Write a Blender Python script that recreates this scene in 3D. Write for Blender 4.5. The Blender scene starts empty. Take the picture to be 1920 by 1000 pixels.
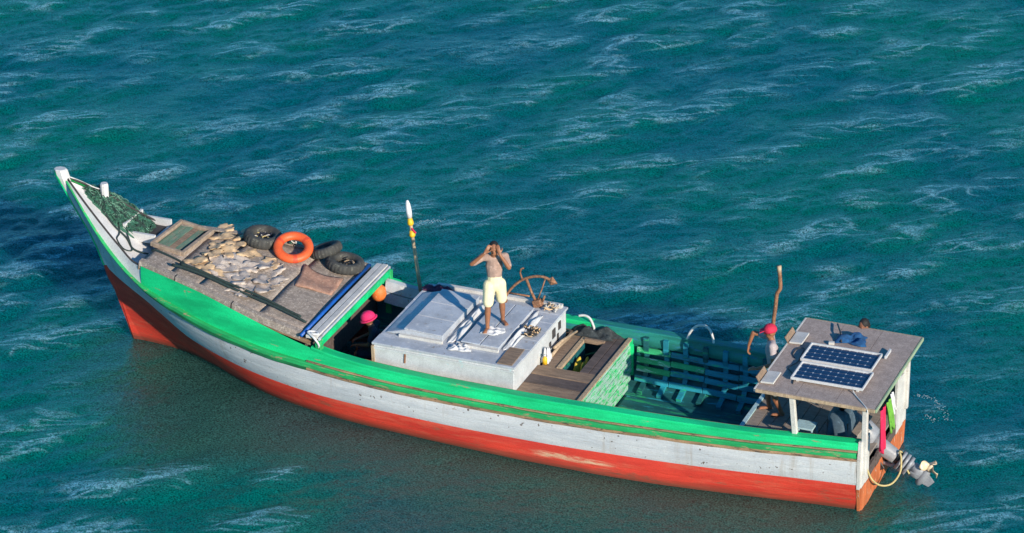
import bpy, bmesh, math, random
import numpy as np
from mathutils import Vector, Matrix, Quaternion

random.seed(7)
RNG = np.random.default_rng(11)
scene = bpy.context.scene
C = scene.collection

# ------------------------------------------------------------------ camera, sky, sun, exposure
YAW, PITCH, ROLL = -1.17062, 0.45539, -0.016286
cam_d = bpy.data.cameras.new('camera')
cam = bpy.data.objects.new('camera', cam_d); C.objects.link(cam)
cam.location = (-12.6868, 45.2491, 26.7308)
Fv = Vector((math.cos(PITCH)*math.cos(YAW), math.cos(PITCH)*math.sin(YAW), -math.sin(PITCH)))
Rv = Fv.cross(Vector((0, 0, 1))).normalized(); Uv = Rv.cross(Fv)
R2 = Rv*math.cos(ROLL)+Uv*math.sin(ROLL); U2 = -Rv*math.sin(ROLL)+Uv*math.cos(ROLL)
cam.rotation_euler = Matrix((R2, U2, -Fv)).transposed().to_euler()
cam_d.sensor_width = 36; cam_d.lens = 36*3.20033
cam_d.clip_start = 0.5; cam_d.clip_end = 6000
scene.camera = cam

SUN_EL = math.radians(20)
SUN_AZ = Vector((-0.81, 0.585)).normalized()
world = bpy.data.worlds.new('World'); scene.world = world; world.use_nodes = True
wn = world.node_tree.nodes; wl = world.node_tree.links
sky = wn.new('ShaderNodeTexSky'); sky.sky_type = 'NISHITA'; sky.sun_disc = False
sky.sun_elevation = SUN_EL; sky.sun_rotation = math.atan2(SUN_AZ.x, SUN_AZ.y)
sky.air_density = 1.0; sky.dust_density = 0.3; sky.ozone_density = 3.0
wn['Background'].inputs['Strength'].default_value = 0.11
tint = wn.new('ShaderNodeMix'); tint.data_type = 'RGBA'; tint.blend_type = 'MULTIPLY'; tint.inputs[0].default_value = 1.0
tint.inputs[7].default_value = (.26, .86, 1.15, 1)          # blue tint added over the whole sky to deepen shadows and reflections
wl.new(sky.outputs[0], tint.inputs[6]); wl.new(tint.outputs[2], wn['Background'].inputs['Color'])
sd = bpy.data.lights.new('sun', 'SUN'); sd.energy = 4.6; sd.angle = math.radians(0.55); sd.color = (1.0, 0.87, 0.71)
sun = bpy.data.objects.new('sun', sd); C.objects.link(sun)
sv = Vector((SUN_AZ.x*math.cos(SUN_EL), SUN_AZ.y*math.cos(SUN_EL), math.sin(SUN_EL)))
sun.rotation_euler = sv.to_track_quat('Z', 'Y').to_euler(); sun.location = (-20, 20, 25)
scene.view_settings.view_transform = 'Standard'; scene.view_settings.look = 'None'
scene.view_settings.exposure = 0.42; scene.view_settings.gamma = 1.0
scene.view_settings.use_curve_mapping = False
scene.render.engine = 'CYCLES'
scene.cycles.max_bounces = 6

# ------------------------------------------------------------------ materials
MATS = {}
def hexlin(r, g, b): return tuple(((c/255)/12.92 if c/255 <= .04045 else ((c/255+.055)/1.055)**2.4) for c in (r, g, b))
class NT:
    def __init__(s, name):
        s.m = bpy.data.materials.new(name); s.m.use_nodes = True
        s.n = s.m.node_tree.nodes; s.l = s.m.node_tree.links
        s.b = s.n['Principled BSDF']; MATS[name] = s.m
        s.tc = s.n.new('ShaderNodeTexCoord')
    def mapping(s, scale=(1, 1, 1), rot=(0, 0, 0), src='Object'):
        mp = s.n.new('ShaderNodeMapping'); mp.inputs['Scale'].default_value = scale; mp.inputs['Rotation'].default_value = rot
        s.l.new(s.tc.outputs[src], mp.inputs['Vector']); return mp.outputs[0]
    def noise(s, vec, scale, detail=4, rough=.55, dist=0):
        t = s.n.new('ShaderNodeTexNoise'); t.inputs['Scale'].default_value = scale; t.inputs['Detail'].default_value = detail
        t.inputs['Roughness'].default_value = rough; t.inputs['Distortion'].default_value = dist
        s.l.new(vec, t.inputs['Vector']); return t.outputs['Fac']
    def ramp(s, fac, lo, hi, smooth=True):
        t = s.n.new('ShaderNodeMapRange'); t.interpolation_type = 'SMOOTHSTEP' if smooth else 'LINEAR'
        t.inputs['From Min'].default_value = lo; t.inputs['From Max'].default_value = hi
        s.l.new(fac, t.inputs['Value']); return t.outputs[0]
    def mix(s, fac, a, b):
        t = s.n.new('ShaderNodeMix'); t.data_type = 'RGBA'
        for sock, v in ((t.inputs[6], a), (t.inputs[7], b)):
            if isinstance(v, tuple): sock.default_value = (*v, 1)
            else: s.l.new(v, sock)
        if isinstance(fac, float): t.inputs[0].default_value = fac
        else: s.l.new(fac, t.inputs[0])
        return t.outputs[2]
    def math(s, op, a, b=0.0, clamp=False):
        t = s.n.new('ShaderNodeMath'); t.operation = op; t.use_clamp = clamp
        for i, v in enumerate((a, b)):
            if isinstance(v, (int, float)): t.inputs[i].default_value = v
            else: s.l.new(v, t.inputs[i])
        return t.outputs[0]
    def bump(s, h, strength, dist=.01, prev=None):
        t = s.n.new('ShaderNodeBump'); t.inputs['Strength'].default_value = strength; t.inputs['Distance'].default_value = dist
        s.l.new(h, t.inputs['Height'])
        if prev is not None: s.l.new(prev, t.inputs['Normal'])
        s.l.new(t.outputs[0], s.b.inputs['Normal']); return t.outputs[0]
    def col(s, c):
        if isinstance(c, tuple): s.b.inputs['Base Color'].default_value = (*c, 1)
        else: s.l.new(c, s.b.inputs['Base Color'])

def worn(name, base, var=.22, wear=None, wear_amt=.0, wear2=None, wear2_amt=.0, stretch=(1, 1, 1), scale=3., rough=.6, bump=.25, bscale=30., grain=.12):
    """weathered surface: tonal drift, fine speckle, patches worn through to another colour"""
    t = NT(name); v = t.mapping(stretch)
    a = t.noise(v, scale, 6, .6)
    dark = tuple(c*(1-var) for c in base); lite = tuple(min(1, c*(1+var*.7)) for c in base)
    col = t.mix(t.ramp(a, .3, .7), dark, lite)
    g = t.noise(t.mapping((1, 1, 1)), 48., 3, .75)
    col = t.mix(t.math('MULTIPLY', t.ramp(g, .38, .70), min(.8, grain*3.0)), col, tuple(c*.42 for c in base))
    if wear and wear_amt > 0:
        w = t.noise(v, scale*2.3, 9, .72, .3)
        lo = .72-wear_amt*.45
        col = t.mix(t.ramp(w, lo, lo+.06), col, wear)
    if wear2 and wear2_amt > 0:
        vv = t.mapping(tuple(q*1.37 for q in stretch), (0, 0, .4))
        w = t.noise(vv, scale*1.6, 8, .7)
        lo = .72-wear2_amt*.45
        col = t.mix(t.ramp(w, lo, lo+.09), col, wear2)
    t.col(col); t.b.inputs['Roughness'].default_value = rough
    h = t.noise(v, bscale, 6, .65)
    t.bump(h, bump, .012)
    return t.m

M = {}
HX = (.25, 1.6, 1.6)
def wet_red():
    t = NT('red_antifouling_wet'); v = t.mapping(HX)
    a = t.noise(v, 2.6, 6, .6); col = t.mix(t.ramp(a, .3, .7), (.50, .030, .016), (.68, .050, .024))
    w = t.noise(v, 6., 9, .72, .3); col = t.mix(t.ramp(w, .56, .66), col, (.30, .075, .04))
    w2 = t.noise(t.mapping((.5, 2.2, 5.)), 2.2, 8, .7); col = t.mix(t.math('MULTIPLY', t.ramp(w2, .5, .62), .6), col, (.58, .095, .05))
    g = t.noise(t.mapping((.35, 1, 6)), 3., 8, .7)
    sx = t.n.new('ShaderNodeSeparateXYZ'); t.l.new(t.tc.outputs['Object'], sx.inputs[0])
    wz = t.math('ADD', sx.outputs['Z'], t.math('MULTIPLY', t.math('SUBTRACT', g, .5), .22))
    m = t.n.new('ShaderNodeMapRange'); m.inputs['From Min'].default_value = .15; m.inputs['From Max'].default_value = .03; t.l.new(wz, m.inputs['Value'])
    col = t.mix(t.math('MULTIPLY', m.outputs[0], .8, True), col, (.10, .045, .025))
    # long scrape through to pale primer on the near side
    gx = t.n.new('ShaderNodeMapRange'); gx.interpolation_type = 'SMOOTHSTEP'; gx.inputs['From Min'].default_value = .85; gx.inputs['From Max'].default_value = .45
    t.l.new(t.math('ABSOLUTE', t.math('SUBTRACT', sx.outputs['X'], 4.75)), gx.inputs['Value'])
    gz = t.n.new('ShaderNodeMapRange'); gz.inputs['From Min'].default_value = .055; gz.inputs['From Max'].default_value = .01
    t.l.new(t.math('ABSOLUTE', t.math('SUBTRACT', wz, .20)), gz.inputs['Value'])
    col = t.mix(t.math('MULTIPLY', t.math('MULTIPLY', gx.outputs[0], gz.outputs[0]), t.ramp(w, .40, .60), True), col, (.62, .42, .26))
    ch = t.noise(t.mapping((.6, 1, 3)), 5., 9, .74); col = t.mix(t.ramp(ch, .64, .69), col, (.16, .04, .025))
    sp = t.noise(t.mapping((1, 1, 1)), 60., 3, .7); col = t.mix(t.math('MULTIPLY', t.ramp(sp, .4, .75), .3), col, (.2, .02, .012))
    t.col(col); t.b.inputs['Roughness'].default_value = .6; t.bump(t.noise(t.mapping((.4, 1.5, 3.)), 14., 7, .68), .55, .02); return t.m
def hull_white():
    t = NT('white_hull_planking_paint'); v = t.mapping((.45, 1.6, 2.4))
    a = t.noise(v, 2.2, 6, .6); col = t.mix(t.ramp(a, .3, .7), (.47, .50, .53), (.60, .62, .63))
    d = t.noise(t.mapping((7., 1., .7)), 1.2, 5, .6); d2 = t.noise(t.mapping((.5, .5, .5)), 1.6, 3, .5)
    col = t.mix(t.math('MULTIPLY', t.math('MULTIPLY', t.ramp(d, .52, .72), t.ramp(d2, .42, .62)), .55), col, (.34, .27, .19))
    w = t.noise(v, 7., 9, .74, .3); col = t.mix(t.ramp(w, .63, .69), col, (.36, .30, .24))
    w = t.noise(t.mapping((.8, 1, 3.)), 3.1, 9, .72); col = t.mix(t.math('MULTIPLY', t.ramp(w, .56, .66), .7), col, (.66, .67, .66))
    p = t.noise(t.mapping((1, 1, 1)), 13., 2, .5); col = t.mix(t.ramp(p, .70, .73), col, (.12, .09, .07))
    g = t.noise(t.mapping((1, 1, 1)), 48., 3, .75); col = t.mix(t.math('MULTIPLY', t.ramp(g, .38, .70), .30), col, (.26, .27, .28))
    t.col(col); t.b.inputs['Roughness'].default_value = .6; t.bump(t.noise(t.mapping((.4, 1.5, 3.)), 14., 7, .68), .5, .02); return t.m
M['white'] = hull_white()
M['red'] = wet_red()
M['orange_wear'] = worn('orange_worn_boards', (.55, .15, .05), .3, (.6, .55, .45), .3, (.2, .08, .04), .25, (2, 2, .5), 3, .7)
M['green'] = worn('green_paint', (.008, .60, .21), .30, (.33, .26, .15), .19, (.05, .56, .22), .22, HX, 2.4, .5)
M['green_old'] = worn('chipped_green_paint', (.02, .40, .12), .25, (.36, .26, .15), .34, (.05, .2, .09), .25, HX, 4, .6)
M['green_dark'] = worn('rail_shadow_green', (.012, .17, .06), .3, (.45, .42, .08), .16, (.02, .05, .03), .3, HX, 5, .6)  # shadow line under the forward rail, painted as dark green
M['brown_edge'] = worn('bare_brown_timber', (.34, .21, .12), .4, (.10, .07, .05), .42, (.42, .3, .2), .2, (.4, 2, 2), 5, .8)
M['grey'] = worn('grey_cabin_paint', (.46, .49, .54), .18, (.27, .24, .22), .27, (.56, .56, .57), .36, (1, 1, 1), 3, .6)
M['pale'] = worn('pale_cabin_side_paint', (.58, .60, .61), .14, (.36, .25, .16), .15, (.42, .58, .60), .28, (1, 1, 1), 3.2, .6)
M['offwhite'] = worn('offwhite_timber', (.62, .60, .56), .15, (.32, .25, .18), .2, (.42, .42, .42), .25, (1, 1, 1), 4, .65)
M['bowwhite'] = worn('white_bow_paint', (.64, .63, .62), .10, (.35, .3, .25), .10, (.5, .5, .5), .2, (1, 1, 1), 4, .6)
M['canvas'] = worn('brown_grey_felt_deck', (.36, .295, .245), .28, (.52, .44, .37), .38, (.19, .15, .13), .34, (1, 1, 1), 9, .95, .5, 60, .25)
M['roof'] = worn('grey_brown_roof_felt', (.41, .33, .295), .2, (.50, .41, .36), .30, (.27, .215, .19), .36, (1, 1, 1), 10, .95, .4, 80, .22)
M['wood'] = worn('weathered_wood', (.27, .185, .125), .3, (.14, .10, .075), .34, (.38, .3, .22), .25, (1, 6, 6), 3, .85)
M['wood_dark'] = worn('dark_wet_wood', (.115, .085, .075), .35, (.06, .05, .05), .35, (.2, .15, .12), .25, (1, 5, 5), 3, .8)
M['wood_tan'] = worn('tan_wood', (.46, .34, .22), .3, (.25, .17, .1), .3, None, 0, (5, 5, 1), 4, .8)
M['framewood'] = worn('grey_tan_wood', (.36, .27, .20), .3, (.22, .16, .12), .35, (.46, .38, .3), .25, (3, 3, 3), 4, .85)
M['rust'] = worn('rusty_iron', (.28, .13, .07), .4, (.42, .27, .16), .36, (.1, .06, .04), .3, (1, 1, 1), 14, .9, .5)
M['teal'] = worn('teal_hold_paint', (.008, .105, .12), .4, (.02, .26, .34), .34, (.02, .30, .13), .36, HX, 3, .6)
M['tealblue'] = worn('blue_teal_paint', (.015, .26, .36), .35, (.02, .42, .22), .36, (.04, .12, .11), .3, HX, 4, .6)
M['tealgreen'] = worn('worn_teal_green_paint', (.015, .22, .18), .3, (.02, .17, .26), .38, (.03, .34, .14), .3, HX, 4, .6)
M['muted'] = worn('faded_green_boards', (.13, .22, .15), .3, (.27, .21, .15), .42, (.05, .2, .11), .2, (4, .8, 4), 4, .8)
M['palegreen'] = worn('pale_green_trim', (.30, .42, .26), .2, (.40, .33, .25), .36, None, 0, (3, .5, 3), 4, .7)
M['patch'] = worn('peeling_green_white_paint', (.03, .42, .17), .3, (.45, .58, .56), .40, (.10, .08, .06), .22, HX, 5, .65)
M['bulk'] = worn('peeling_bulkhead_paint', (.34, .55, .48), .2, (.03, .48, .15), .50, (.16, .10, .07), .30, (1, .7, 3), 4, .7)
M['rubber'] = worn('old_black_rubber', (.055, .054, .05), .35, (.12, .12, .10), .36, (.03, .03, .035), .2, (1, 1, 1), 6, .85)
M['lifering'] = worn('orange_foam_plastic', (.80, .12, .03), .12, (.55, .05, .03), .22, (.85, .24, .10), .2, (1, 1, 1), 5, .5)
M['ringband'] = worn('red_orange_band', (.66, .07, .025), .2, None, 0, None, 0, (1, 1, 1), 6, .55)
M['tan_fish'] = worn('tan_dried_flesh', (.62, .43, .25), .25, (.44, .26, .13), .3, (.70, .56, .40), .3, (1, 1, 1), 12, .8, .5, 30, .06)
M['white_fish'] = worn('whitish_dried_flesh', (.56, .465, .39), .25, (.38, .29, .22), .36, (.64, .57, .50), .3, (1, 1, 1), 10, .8, .5, 30, .06)
M['mat'] = worn('reddish_brown_mat', (.42, .235, .165), .3, (.27, .13, .09), .34, (.52, .36, .27), .36, (1, 1, 1), 12, .95, .6, 70)
M['bluepipe'] = worn('blue_plastic', (.01, .10, .42), .2, (.01, .05, .2), .25, None, 0, (1, 1, 1), 8, .45)
M['bluecloth'] = worn('blue_cloth', (.010, .08, .22), .4, (.015, .15, .34), .30, None, 0, (1, 1, 1), 9, .9)
M['navy'] = worn('navy_cloth', (.02, .025, .05), .4, (.06, .06, .08), .25, None, 0, (1, 1, 1), 9, .9)
M['net'] = worn('green_net_twine', (.028, .12, .08), .5, (.09, .22, .14), .4, (.012, .05, .04), .3, (1, 1, 1), 16, .9)
M['darkrope'] = worn('dark_green_rope', (.022, .045, .042), .3, (.05, .08, .07), .3, None, 0, (1, 1, 1), 20, .9)
M['palecord'] = worn('pale_green_twine', (.16, .34, .24), .4, (.35, .38, .3), .3, None, 0, (1, 1, 1), 16, .9)
M['rope'] = worn('yellow_rope', (.55, .44, .20), .25, (.4, .3, .15), .3, None, 0, (1, 1, 1), 30, .85)
M['paleplastic'] = worn('pale_plastic_sheet', (.66, .66, .66), .15, (.42, .45, .50), .3, None, 0, (1, 1, 1), 9, .5)
M['skin'] = worn('brown_skin', (.20, .082, .045), .18, None, 0, None, 0, (1, 1, 1), 8, .5, .1, 40, .05)
M['skin_light'] = worn('warm_brown_skin', (.30, .125, .062), .18, None, 0, None, 0, (1, 1, 1), 8, .5, .1, 40, .05)
M['hair'] = worn('black_hair', (.012, .010, .009), .3, None, 0, None, 0, (1, 1, 1), 20, .7, .5, 60)
M['shirt'] = worn('pinkish_grey_shirt', (.41, .275, .225), .22, (.50, .37, .32), .3, (.27, .18, .15), .34, (1, 1, 1), 7, .9, .5, 25)
M['shorts'] = worn('cream_yellow_shorts', (.82, .73, .46), .12, None, 0, None, 0, (1, 1, 1), 7, .9, .4, 25, .06)
M['greyshirt'] = worn('grey_tshirt', (.46, .39, .39), .2, None, 0, None, 0, (1, 1, 1), 7, .9, .4, 25)
M['pinkhat'] = worn('magenta_cloth', (.78, .02, .14), .15, (.85, .10, .22), .25, None, 0, (1, 1, 1), 8, .8)
M['redcap'] = worn('crimson_cap', (.62, .02, .065), .2, (.7, .08, .13), .2, None, 0, (1, 1, 1), 10, .8)
M['pinkcloth'] = worn('hot_pink_cloth', (.72, .015, .08), .2, (.8, .06, .16), .3, None, 0, (3, 3, .6), 6, .9)
M['limecloth'] = worn('lime_green_cloth', (.16, .42, .05), .25, (.08, .28, .04), .35, (.3, .55, .12), .2, (2, 2, 1), 8, .9)
M['whitecloth'] = worn('white_cloth', (.72, .72, .72), .1, None, 0, None, 0, (1, 1, 1), 8, .9)
M['purple'] = worn('dark_purple_cloth', (.10, .03, .07), .35, (.3, .05, .12), .3, None, 0, (1, 1, 1), 12, .9)
M['motor'] = worn('grey_motor_casting', (.30, .31, .34), .15, (.35, .36, .38), .2, None, 0, (1, 1, 1), 8, .42, .15)
M['motor_pale'] = worn('pale_grey_motor_leg', (.34, .34, .36), .1, (.3, .3, .32), .2, None, 0, (1, 1, 1), 8, .4, .15)
M['black'] = worn('black_metal', (.025, .027, .03), .3, (.10, .11, .12), .25, None, 0, (1, 1, 1), 10, .5)
M['bronze'] = worn('pale_bronze', (.72, .55, .36), .15, (.8, .68, .5), .3, None, 0, (1, 1, 1), 9, .4)
M['alu'] = worn('aluminium_frame', (.62, .62, .62), .08, None, 0, None, 0, (1, 1, 1), 9, .4, .05)
M['cell'] = worn('solar_silicon', (.010, .030, .085), .22, None, 0, None, 0, (1, 1, 1), 5, .16, .03, 10, .02)
M['backsheet'] = worn('white_backsheet', (.62, .66, .70), .05, None, 0, None, 0, (1, 1, 1), 5, .3, .02)
M['dryblue'] = worn('faded_blue_grey_plastic', (.075, .125, .17), .3, (.12, .19, .25), .3, None, 0, (1, 1, 1), 5, .7)
M['cyanpaint'] = worn('pale_cyan_paint', (.42, .62, .68), .2, (.3, .3, .28), .25, None, 0, (1, 1, 1), 9, .6)
M['deckgrey'] = worn('grey_brown_stern_boards', (.30, .25, .215), .22, (.16, .14, .13), .3, (.4, .35, .3), .25, (1, 5, 5), 4, .85)
M['ochre'] = worn('mustard_sack', (.55, .40, .04), .3, (.25, .18, .03), .3, None, 0, (1, 1, 1), 10, .9)
M['yellow'] = worn('yellow_plastic', (.80, .48, .02), .1, None, 0, None, 0, (1, 1, 1), 8, .5)
M['orange'] = worn('orange_plastic', (.80, .20, .04), .2, (.85, .45, .2), .3, None, 0, (1, 1, 1), 14, .6)
M['hose'] = worn('white_hose', (.62, .62, .60), .15, (.4, .4, .4), .2, None, 0, (1, 1, 1), 12, .5)
M['darknet'] = worn('dark_bundle', (.03, .04, .045), .5, (.09, .09, .09), .3, None, 0, (1, 1, 1), 14, .9)
M['recess_shade'] = worn('recess_shade_paint', (.05, .045, .045), .3, None, 0, None, 0, (1, 1, 1), 6, .9)  # shade inside openings and grooves put into a dark colour
M['eye'] = worn('eye_dark', (.02, .015, .012), .1, None, 0, None, 0, (1, 1, 1), 6, .3)
M['foam'] = worn('sea_foam', (.40, .50, .52), .12, None, 0, None, 0, (1, 1, 1), 20, .9)

# ------------------------------------------------------------------ mesh helpers
def tag(o, label=None, cat=None, group=None, kind=None):
    if label: o['label'] = label
    if cat: o['category'] = cat
    if group: o['group'] = group
    if kind: o['kind'] = kind
    return o
def empty(name, loc, label, cat, group=None, rot=(0, 0, 0)):
    o = bpy.data.objects.new(name, None); C.objects.link(o); o.empty_display_size = .2
    o.location = loc; o.rotation_euler = rot
    return tag(o, label, cat, group)
def V(*a): return Vector(a)

class MB:
    def __init__(s): s.v = []; s.f = []
    def add(s, vs, fs):
        k = len(s.v); s.v += [tuple(q) for q in vs]; s.f += [tuple(i+k for i in f) for f in fs]; return s
    def box(s, c, size, rot=None, jit=0.0):
        """box centred at c; rot: Matrix 3x3"""
        hx, hy, hz = (q/2 for q in size); vs = []
        for x in (-hx, hx):
            for y in (-hy, hy):
                for z in (-hz, hz):
                    p = Vector((x, y, z))
                    if jit: p += Vector([random.uniform(-jit, jit) for _ in range(3)])
                    if rot is not None: p = rot @ p
                    vs.append(Vector(c)+p)
        return s.add(vs, [(0, 1, 3, 2), (4, 6, 7, 5), (0, 4, 5, 1), (2, 3, 7, 6), (0, 2, 6, 4), (1, 5, 7, 3)])
    def bar(s, a, b, w, h, up=(0, 0, 1)):
        """rectangular bar from a to b, w across, h along up"""
        a, b = Vector(a), Vector(b); d = (b-a).normalized(); u = Vector(up)
        side = d.cross(u).normalized(); u = side.cross(d).normalized()
        vs = []
        for p in (a, b):
            for sx, sz in ((-1, -1), (1, -1), (1, 1), (-1, 1)): vs.append(p+side*sx*w/2+u*sz*h/2)
        return s.add(vs, [(3, 2, 1, 0), (4, 5, 6, 7), (0, 1, 5, 4), (1, 2, 6, 5), (2, 3, 7, 6), (3, 0, 4, 7)])
    def tube(s, pts, r, n=8, cap=True):
        pts = [Vector(q) for q in pts]; m = len(pts); rs = r if isinstance(r, (list, tuple)) else [r]*m
        prev = None; vs = []
        for i, p in enumerate(pts):
            d = (pts[min(i+1, m-1)]-pts[max(i-1, 0)]).normalized()
            if prev is None: u = d.orthogonal().normalized()
            else:
                u = prev-d*prev.dot(d); u = u.normalized() if u.length > 1e-6 else d.orthogonal().normalized()
            prev = u; w = d.cross(u)
            for k in range(n):
                a = 2*math.pi*k/n; vs.append(p+(u*math.cos(a)+w*math.sin(a))*rs[i])
        fs = [(i*n+k, i*n+(k+1) % n, (i+1)*n+(k+1) % n, (i+1)*n+k) for i in range(m-1) for k in range(n)]
        if cap: fs += [tuple(range(n-1, -1, -1)), tuple((m-1)*n+k for k in range(n))]
        return s.add(vs, fs)
    def strip(s, rows, close=False):
        """quad grid from rows of equal length"""
        n = len(rows[0]); k = [v for r in rows for v in r]
        fs = [(i*n+j, i*n+j+1, (i+1)*n+j+1, (i+1)*n+j) for i in range(len(rows)-1) for j in range(n-1)]
        if close: fs += [((len(rows)-1)*n+j, (len(rows)-1)*n+j+1, j+1, j) for j in range(n-1)]
        return s.add(k, fs)
    def lathe(s, prof, n=32, mod=None, closed=True):
        """profile of (r,z); closed profile loops"""
        vs = []
        for k in range(n):
            a = 2*math.pi*k/n
            for i, (r, z) in enumerate(prof):
                rr = r+(mod(a, i) if mod else 0); vs.append((rr*math.cos(a), rr*math.sin(a), z))
        m = len(prof); L = m if closed else m-1
        fs = [(k*m+i, ((k+1) % n)*m+i, ((k+1) % n)*m+(i+1) % m, k*m+(i+1) % m) for k in range(n) for i in range(L)]
        return s.add(vs, fs)
    def prism(s, poly, z0, z1):
        n = len(poly); vs = [(x, y, z0) for x, y in poly]+[(x, y, z1) for x, y in poly]
        return s.add(vs, [tuple(range(n-1, -1, -1)), tuple(range(n, 2*n))]+[(i, (i+1) % n, n+(i+1) % n, n+i) for i in range(n)])
    def build(s, name, mat, parent=None, smooth=False, bevel=0, off=None, fix=True):
        me = bpy.data.meshes.new(name)
        o = off if off is not None else V(0, 0, 0)
        me.from_pydata([tuple(Vector(v)-Vector(o)) for v in s.v], [], s.f)
        bm = bmesh.new(); bm.from_mesh(me)
        if fix: bmesh.ops.recalc_face_normals(bm, faces=bm.faces)
        if bevel: bmesh.ops.bevel(bm, geom=[e for e in bm.edges], offset=bevel, segments=1, affect='EDGES', profile=.5)
        bm.to_mesh(me); bm.free()
        if smooth: me.polygons.foreach_set('use_smooth', [True]*len(me.polygons))
        me.materials.append(M[mat] if isinstance(mat, str) else mat)
        ob = bpy.data.objects.new(name, me); C.objects.link(ob)
        if parent is not None: ob.parent = parent
        return ob
def smooth_path(pts, n=8):
    pts = [Vector(p) for p in pts]; out = []
    for i in range(len(pts)-1):
        p0, p1, p2, p3 = pts[max(i-1, 0)], pts[i], pts[i+1], pts[min(i+2, len(pts)-1)]
        for k in range(n):
            t = k/n
            out.append(.5*((2*p1)+(p2-p0)*t+(2*p0-5*p1+4*p2-p3)*t*t+(3*p1-p0-3*p2+p3)*t**3))
    return out+[pts[-1]]
def RZ(a): return Matrix.Rotation(a, 3, 'Z')
def RX(a): return Matrix.Rotation(a, 3, 'X')
def RY(a): return Matrix.Rotation(a, 3, 'Y')

def pchip(xs, ys):
    xs = np.array(xs, float); ys = np.array(ys, float); h = np.diff(xs); d = np.diff(ys)/h
    m = np.zeros_like(ys); m[0], m[-1] = d[0], d[-1]
    for i in range(1, len(xs)-1):
        if d[i-1]*d[i] > 0:
            w1 = 2*h[i]+h[i-1]; w2 = h[i]+2*h[i-1]; m[i] = (w1+w2)/(w1/d[i-1]+w2/d[i])
    def f(x):
        x = min(max(x, xs[0]), xs[-1]); i = min(max(int(np.searchsorted(xs, x))-1, 0), len(h)-1)
        t = (x-xs[i])/h[i]; t2 = t*t; t3 = t2*t
        return float(ys[i]*(2*t3-3*t2+1)+h[i]*m[i]*(t3-2*t2+t)+ys[i+1]*(-2*t3+3*t2)+h[i]*m[i+1]*(t3-t2))
    return f
class Curve:
    def __init__(s, tab):
        s.x1 = tab[-1][0]; s.x0 = tab[0][0]
        s.y = pchip([t[0] for t in tab], [t[1] for t in tab]); s.z = pchip([t[0] for t in tab], [t[2] for t in tab])
    def at(s, t):
        x = s.x0+(s.x1-s.x0)*t; return V(x, s.y(x), s.z(x))
    def px(s, x): return V(x, s.y(x), s.z(x))

# hull lines: x from the transom forward, half breadth, height above the water
WL = Curve([(0, 1.2, 0), (.92, 1.31, 0), (1.79, 1.43, 0), (2.66, 1.53, 0), (3.55, 1.61, 0), (4.47, 1.65, 0), (5.42, 1.65, 0), (6.41, 1.62, 0), (7.42, 1.57, 0), (8.47, 1.5, 0), (9.15, 1.42, 0), (9.93, 1.27, 0), (10.57, 1.09, 0), (11.23, .82, 0), (11.99, .44, 0), (12.55, .22, 0), (12.96, .12, 0), (13.79, .035, 0)])
KL = Curve([(0, .9, -.45), (2, 1.1, -.5), (5, 1.25, -.55), (8, 1.1, -.55), (10, .75, -.55), (11.5, .3, -.55), (12.5, .1, -.55), (13.6, .035, -.5)])
RW = Curve([(0, 1.29, .49), (1, 1.38, .47), (2, 1.46, .435), (3.6, 1.56, .40), (5.4, 1.6, .365), (6.6, 1.6, .36), (7.8, 1.58, .375), (8.4, 1.56, .39), (9.27, 1.5, .405), (10.03, 1.4, .435), (10.82, 1.26, .495), (11.5, 1.06, .555), (12.19, .83, .66), (12.87, .57, .88), (13.26, .40, 1.0), (13.61, .24, 1.075), (13.92, .12, 1.17), (14.26, .035, 1.36)])
RB = Curve([(0, 1.3, .96), (1, 1.38, .91), (2, 1.46, .865), (3.6, 1.54, .825), (4.5, 1.565, .80), (5.7, 1.575, .78), (6.9, 1.575, .78), (8.1, 1.57, .805), (8.86, 1.555, .85), (9.6, 1.52, .90), (10.34, 1.47, .96), (11.13, 1.37, 1.07), (11.64, 1.27, 1.145), (12.27, 1.13, 1.29), (12.94, .94, 1.485), (13.28, .82, 1.64), (13.63, .69, 1.85), (13.99, .545, 2.12), (14.25, .43, 2.34), (14.5, .31, 2.57), (14.9, .05, 2.86)])
SH = Curve([(0, 1.25, 1.21), (1, 1.33, 1.17), (2, 1.41, 1.14), (4, 1.50, 1.12), (6, 1.52, 1.10), (7, 1.52, 1.10), (8.2, 1.51, 1.13), (9, 1.49, 1.19), (9.6, 1.46, 1.29), (10.2, 1.42, 1.44), (10.9, 1.34, 1.62), (11.9, 1.15, 1.82), (13.05, .87, 1.93)])
SB = Curve([(13.05, .86, 1.90), (13.25, .78, 1.915), (13.6, .62, 2.08), (14.05, .45, 2.38), (14.41, .30, 2.63), (14.88, .05, 2.92)])
zf = pchip([9.4, 10.9, 12, 13.15], [1.40, 1.66, 1.84, 1.96])

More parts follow.
